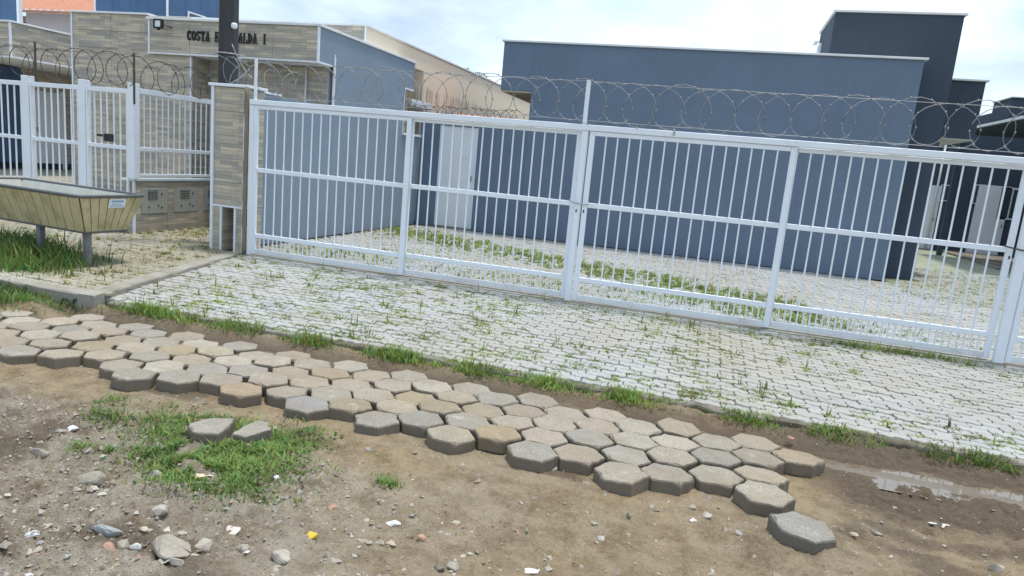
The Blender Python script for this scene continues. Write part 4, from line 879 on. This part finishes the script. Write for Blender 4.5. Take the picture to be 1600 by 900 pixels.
for _ in range(9500):
    x, y = G.uniform(-6.6, 3.4), G.uniform(.15, 6.7)
    band = math.exp(-((y-(3.6-.42*(x+3)))/1.1)**2)*(x < 1.6)+.6*math.exp(-((y-.9)/.7)**2)+.5*math.exp(-((x+5.2)/1.)**2-((y-1.9)/.9)**2)
    d = .05+.75*band+1.3*float(fbm(np.array([x*1.3]), np.array([y*1.3]), 90)[0])
    if G.random() > d: continue
    b_ = min(1, max(.15, band)); tuft(it, x, joint_snap(x, y, .17), 0, int(3+11*b_*G.random()), .05, .028+.11*b_*G.random(), .9)
for _ in range(6500):
    x, y = G.uniform(3.5, 8.6), G.uniform(.3, 10.9)
    if G.random() < .2+.7*(y > 4.5): tuft(it, x, joint_snap(x, y, .17), 0, 5, .05, .022+.03*G.random(), 1.4)
blades('courtyard_grass', 'green grass growing through the courtyard paving behind the gates', 'grass', it, .12, 2, (.18, .25, .05), 1.5)
it = []
for _ in range(2600):
    x, y = G.uniform(-10, -5.8), G.uniform(-3.05, 1.8)
    if x > kerbx(y)-.2: continue
    d = .25+.9*float(fbm(np.array([x*1.5]), np.array([y*1.5]), 120)[0])+.7*math.exp(-((x+8.3)/.4)**2)*(y > .5)
    if G.random() < d: tuft(it, x, joint_snap(x, y, -3.05), .010, int(G.integers(4, 14)), .055, .026+.05*G.random()**2, 1.)
blades('sidewalk_weeds', 'yellow-green weeds and moss between the sidewalk pavers', 'weeds', it, .3, 3, (.2, .23, .05), 1.5)
it = []
for px, py, ln, n, h in ((230, 488, .40, 700, .13), (290, 500, .2, 160, .11), (350, 510, .22, 420, .09), (400, 512, .15, 120, .13), (480, 533, .26, 600, .09), (620, 555, .36, 1000, .10), (740, 580, .30, 700, .08), (800, 590, .15, 150, .05), (850, 598, .30, 700, .08), (975, 628, .28, 800, .085), (1030, 640, .14, 120, .05), (1165, 660, .24, 420, .08), (1210, 668, .12, 90, .05), (1310, 688, .20, 500, .085), (1370, 700, .12, 120, .06), (1470, 712, .12, 150, .07), (1530, 722, .20, 420, .08), (1580, 733, .12, 140, .06)):
    p = onz(px, py, -.06)
    for _ in range(n):
        x = p.x+G.normal(0, ln*.5); y = -3.20+abs(G.normal(0, .05))*(1 if G.random() < .6 else -1); it.append((x, y, -.055 if y > -3.17 else -.085, h*G.uniform(.3, 1.15)*(1-.4*min(1, abs(x-p.x)/ln)), .9))
for _ in range(700):
    x = G.uniform(-5.5, 3.2); y = -3.1+G.normal(0, .05); it.append((x, y, -.056, .03*G.uniform(.3, 1.3), 1.))
blades('kerb_grass', 'clumps of bright green grass along the driveway kerb above the gutter', 'grass', it, .1, 4, (.15, .225, .05))
it = []
def patch(cx_, cy_, rx, ry, n, h, lean=1.):
    A = np.stack([G.normal(cx_, rx, n), G.normal(cy_, ry, n)], 1); A = A[fbm(A[:, 0]*4.5, A[:, 1]*4.5, 140) > -.17]
    for (x, y), z in zip(A, tha(A)): it.append((x, y, z, h*G.uniform(.4, 1.2), lean))
patch(-2.62, -5.22, .20, .16, 3000, .05); patch(-2.35, -5.15, .16, .15, 2200, .05); patch(-2.45, -5.48, .17, .13, 5200, .048); patch(-2.3, -5.62, .14, .08, 2200, .042); patch(-2.62, -5.38, .14, .1, 1800, .045); patch(-2.95, -5.12, .16, .12, 1500, .05); patch(-2.24, -4.95, .12, .1, 700, .045); patch(-2.75, -4.95, .15, .06, 600, .05); patch(-2.15, -5.35, .13, .12, 900, .042)
patch(-3.38, -5.22, .1, .05, 420, .055); patch(-3.15, -5.62, .035, .03, 120, .06); patch(-3.0, -5.58, .03, .02, 80, .05); patch(-2.82, -5.52, .04, .03, 110, .06); patch(-2.72, -5.42, .06, .05, 200, .05)
patch(-1.49, -5.2, .035, .022, 150, .055, .8); patch(-1.95, -5.63, .06, .02, 60, .045, .7); patch(-1.8, -5.6, .02, .02, 20, .03); patch(-1.55, -5.02, .1, .08, 60, .03); patch(-3.6, -5.0, .06, .05, 160, .05)
blades('road_grass_patch', 'flattened green grass patch on the dirt around the broken paver', 'grass', it, .08, 5, (.145, .225, .06))
it = []
for cx_, cy_, rx, ry, n, h in ((-8.0, -2.3, .5, .28, 4600, .24), (-7.25, -2.62, .22, .18, 1300, .13), (-8.6, -1.9, .3, .3, 1500, .24)):
    for _ in range(n):
        x, y = G.normal(cx_, rx), max(-3.05, G.normal(cy_, ry)); it.append((x, y, .01, h*G.uniform(.35, 1.2), .6))
for cx_, cy_, rx, ry, n, h in ((-6.9, -3.5, .5, .16, 2600, .13), (-6.15, -3.5, .2, .08, 420, .08), (-6.2, -3.95, .2, .1, 300, .09), (-6.6, -3.75, .3, .15, 1200, .14)):
    for _ in range(n):
        x, y = G.normal(cx_, rx), min(-3.3, G.normal(cy_, ry)); it.append((x, y, -99, h*G.uniform(.35, 1.2), .8))
zz_ = tha([i[:2] for i in it]); it = [(i[0], i[1], (z if i[2] < -9 else i[2]), i[3], i[4]) for i, z in zip(it, zz_)]
blades('verge_grass', 'tall dark green grass under and beside the rubbish trough', 'grass', it, .1, 6, (.10, .175, .04))

# ------------------------------------------------------------------ stones and rubble
def hull(seed, sx, sy, sz, n=14):
    r = random.Random(seed); bm = bmesh.new()
    for _ in range(n):
        v = Vector((r.gauss(0, 1), r.gauss(0, 1), r.gauss(0, 1))).normalized()*r.uniform(.75, 1.05); bm.verts.new((v.x*sx, v.y*sy, v.z*sz))
    bmesh.ops.convex_hull(bm, input=bm.verts); bm.verts.ensure_lookup_table()
    for v in [v for v in bm.verts if not v.link_faces]: bm.verts.remove(v)
    return bm
def stone(name, label, cat, px, py, wpx, col, flat=.5, asp=.75, rz=0., seed=0, group=None, m='debris', n=14):
    p = onz(px, py, -.125); z = th(p.x, p.y); p = onz(px, py, z+.01); d = (p-cam_pos).length; s = wpx/FPX*d*.66
    bm = hull(seed or int(px*7+py), s, s*asp, s*flat, n); bmesh.ops.bevel(bm, geom=list(bm.edges), offset=s*.07, segments=1, affect='EDGES', profile=.5)
    me = bpy.data.meshes.new(name); bm.to_mesh(me); bm.free(); me.materials.append(MAT[m])
    o = link(name, me, None, (p.x, p.y, z+s*flat*.28)); o.rotation_euler = (random.uniform(-.1, .1), random.uniform(-.1, .1), rz); o.color = (*col, 1); return tag(o, label, cat, group)
CG = (.34, .305, .25); CL = (.42, .385, .32); WH = (.62, .61, .57); BR = (.42, .21, .13); BE = (.5, .42, .31); GB = (.30, .325, .32)
for a in (
    ('concrete_slab', 'large flat broken concrete slab at the bottom left', 'slab', 270, 861, 78, CG, .28, .6, -.2),
    ('stone', 'pale angular stone touching the right end of the broken concrete slab', 'stone', 317, 853, 32, CL, .6),
    ('stone', 'small wedge-shaped stone at the bottom, between two larger pale stones', 'stone', 381, 857, 20, CG, .6),
    ('stone', 'rounded grey stone at the bottom, right of the broken slab', 'stone', 444, 869, 33, CL, .75, .85),
    ('stone', 'small round stone just below the rounded grey stone', 'stone', 436, 888, 17, CL, .7),
    ('stone', 'smooth beige-grey stone left of the grass patch, below a row of weeds', 'stone', 145, 749, 34, CG, .6, .6, .4),
    ('stone', 'blue-grey mottled stone in the left foreground', 'stone', 166, 826, 45, GB, .5, .55),
    ('stone', 'round pale stone below the grass patch', 'stone', 250, 799, 20, CL, .8, .85),
    ('stone', 'grey stone at the left edge of the grass patch beside a bare hollow', 'stone', 248, 701, 24, CG, .5),
    ('tile_shard', 'beige square tile shard lying in the lower grass patch', 'tile shard', 303, 743, 30, (.66, .57, .42), .22, .75, .3),
    ('tile_shard', 'thin pale tile sliver below the beige tile shard', 'tile shard', 315, 752, 24, CL, .12, .25, .3),
    ('stone', 'flat pale stone at the left edge of the lower grass patch', 'stone', 243, 738, 27, CL, .35, .5),
    ('brick_chip', 'small orange brick chip by the left edge of the grass patch', 'brick chip', 265, 728, 11, (.55, .33, .22), .8, .8),
    ('plaster_chip', 'bright white plaster chip on the dirt at the far left', 'plaster chip', 116, 671, 19, (.8, .8, .8), .55, .6),
    ('stone', 'grey stone at the left beside small weed tufts', 'stone', 66, 706, 25, CG, .6, .7),
    ('metal_scrap', 'small white metal scrap right of the grass patch', 'scrap', 432, 744, 14, (.8, .82, .84), .35, .5, 1.8),
    ('plaster_chip', 'long pale crumbling plaster chunk left of the yellow foam', 'plaster chip', 364, 828, 22, (.58, .53, .47), .35, 1.1, .9),
    ('foam_piece', 'small crumpled yellow foam piece on wet dirt', 'foam', 487, 837, 17, (.7, .5, .05), .9, .8),
    ('tile_shard', 'small beige tile shard above the broken concrete slab', 'tile shard', 227, 825, 15, BE, .4, .6),
    ('tile_shard', 'small pale tile shard right of the bare mound above the slab', 'tile shard', 284, 830, 15, CL, .4, .5),
    ('plaster_chip', 'crumpled white scrap left of the broken concrete slab', 'plaster chip', 212, 853, 16, WH, .5, .6),
    ('brick_chip', 'reddish brick chunk left of the white crumpled scrap', 'brick chip', 172, 857, 22, (.42, .26, .19), .6, .8),
    ('stone', 'grey stone between the brick chunk and the white scrap', 'stone', 193, 852, 20, CG, .6),
    ('stone', 'small oval pale pebble in front of the broken concrete slab', 'stone', 277, 877, 22, CL, .45, .45),
    ('tile_shard', 'long pale translucent-looking shard at the left edge foreground', 'tile shard', 44, 830, 34, (.5, .52, .5), .25, .5),
    ('plaster_chip', 'white flaky plaster chip at the bottom centre', 'plaster chip', 616, 817, 20, WH, .3, 1.1, .8),
    ('tile_shard', 'bright white tile shard at the bottom edge right of centre', 'tile shard', 828, 890, 27, (.8, .77, .73), .2, .6),
    ('brick_chip', 'tiny red brick chip above the white tile shard at the bottom', 'brick chip', 808, 829, 11, BR, .6, .7),
    ('brick_chip', 'orange brick chip at the bottom centre among small stones', 'brick chip', 659, 838, 13, (.5, .3, .2), .6, .7),
    ('tile_shard', 'tan tile shard at the bottom centre below the white plaster chip', 'tile shard', 609, 848, 16, BE, .4, .7),
    ('stone', 'pale wedge stone left of the tan tile shard', 'stone', 567, 844, 17, CL, .5, .6),
    ('tile_shard', 'small tan tile chip in the middle of the bare dirt', 'tile shard', 594, 781, 12, BE, .5, .6),
    ('stone', 'cluster-end grey stone at the bottom edge below centre', 'stone', 705, 886, 25, CG, .6),
    ('stone', 'darker brown stone left of the grey stone at the bottom edge', 'stone', 686, 886, 17, (.22, .19, .15), .7),
    ('stone', 'dark flat chip on the dirt above the small weed', 'stone', 525, 741, 15, (.18, .16, .14), .35, .5),
    ('plaster_chip', 'white plaster chip on dark mud at the lower right', 'plaster chip', 1476, 822, 16, (.66, .64, .58), .25, .9, .7),
    ('plaster_chip', 'smaller white chip just left of the chip on dark mud', 'plaster chip', 1457, 815, 11, (.66, .64, .58), .3, .6),
    ('stone', 'flat pale chip right of the lone paver', 'stone', 1365, 830, 21, CL, .35, .4),
    ('stone', 'small tan chip between the lone paver and a flat pale chip', 'stone', 1335, 834, 13, BE, .4, .7),
    ('stone', 'pale stone at the bottom right corner', 'stone', 1557, 889, 17, CL, .7),
    ('brick_chip', 'small reddish chip on the mud strip above the right-hand hexagonal paver', 'brick chip', 1236, 683, 14, (.38, .2, .15), .3, .5),
    ('stone', 'tan chip on the dirt in front of the hexagonal pavers, right of centre', 'stone', 1105, 804, 16, CL, .6),
    ('stone', 'small round stone beside the tan chip in front of the pavers', 'stone', 1080, 791, 13, CG, .7),
    ('stone', 'tan flake at the foot of a grey hexagonal paver left of centre', 'stone', 694, 700, 14, (.5, .4, .28), .35, .6),
):
    stone(*a, m='yellow_foam' if a[0] == 'foam_piece' else 'debris')
def scatter(name, label, cat, n, smin, smax, area, seed, dens=None):
    r = np.random.default_rng(seed); V = []; F = []; C = []
    cols = np.array([[.37, .33, .27], [.43, .40, .345], [.29, .24, .175], [.50, .465, .40], [.44, .28, .19], [.32, .315, .295], [.62, .6, .56]]); pr_ = [.27, .22, .23, .08, .06, .12, .02]
    A = np.stack([r.uniform(area[0], area[1], n*8), r.uniform(area[2], area[3], n*8)], 1)
    A = A[r.random(n*8) < dens(A[:, 0], A[:, 1])][:n]
    for (x, y), z in zip(A, tha(A)):
        s = smin*(smax/smin)**(r.random()**2.2); b0 = len(V)
        R_ = r.uniform(.6, 1.15, (6, 1))*np.array([[1, 0, 0], [0, .8, 0], [-1, 0, 0], [0, -.8, 0], [0, 0, .55], [0, 0, -.4]])*s
        R_ += r.normal(0, .16*s, (6, 3)); a = r.uniform(0, 6.28); c_, s_ = math.cos(a), math.sin(a)
        for q in R_: V.append((x+q[0]*c_-q[1]*s_, y+q[0]*s_+q[1]*c_, z+q[2]+s*.12))
        for i in range(4): F += [(b0+i, b0+(i+1) % 4, b0+4), (b0+(i+1) % 4, b0+i, b0+5)]
        C += [list(cols[r.choice(7, p=pr_)]*r.uniform(.8, 1.15))+[1]]*6
    me = mesh(name, V, F, 'rubble'); ca = me.color_attributes.new('Col', 'FLOAT_COLOR', 'POINT'); ca.data.foreach_set('color', np.array(C, np.float32).ravel())
    o = link(name, me); o['kind'] = 'stuff'; tag(o, label, cat)
def dl(x, y):
    d = .10+.75*smooth(-.8, -2.4, x)*smooth(-5.0, -5.4, y)+.22*smooth(-5.0, -5.6, y)
    d = d*np.clip(.9+2.2*fbm(x*2.5, y*2.5, 77), .15, 1.6)
    return np.where((y > -4.85) & (y < -3.3) & (x < .95), np.where(y > -4.5, .02, .18), d)
scatter('gravel', 'fine gravel and grit strewn over the dirt road', 'gravel', 22000, .0024, .011, (-5.5, 2.6, -7.0, -3.3), 3, dl)
scatter('rubble', 'small broken stones and brick bits scattered on the dirt road', 'rubble', 4200, .006, .030, (-5.2, 2.6, -6.9, -3.5), 9, dl)
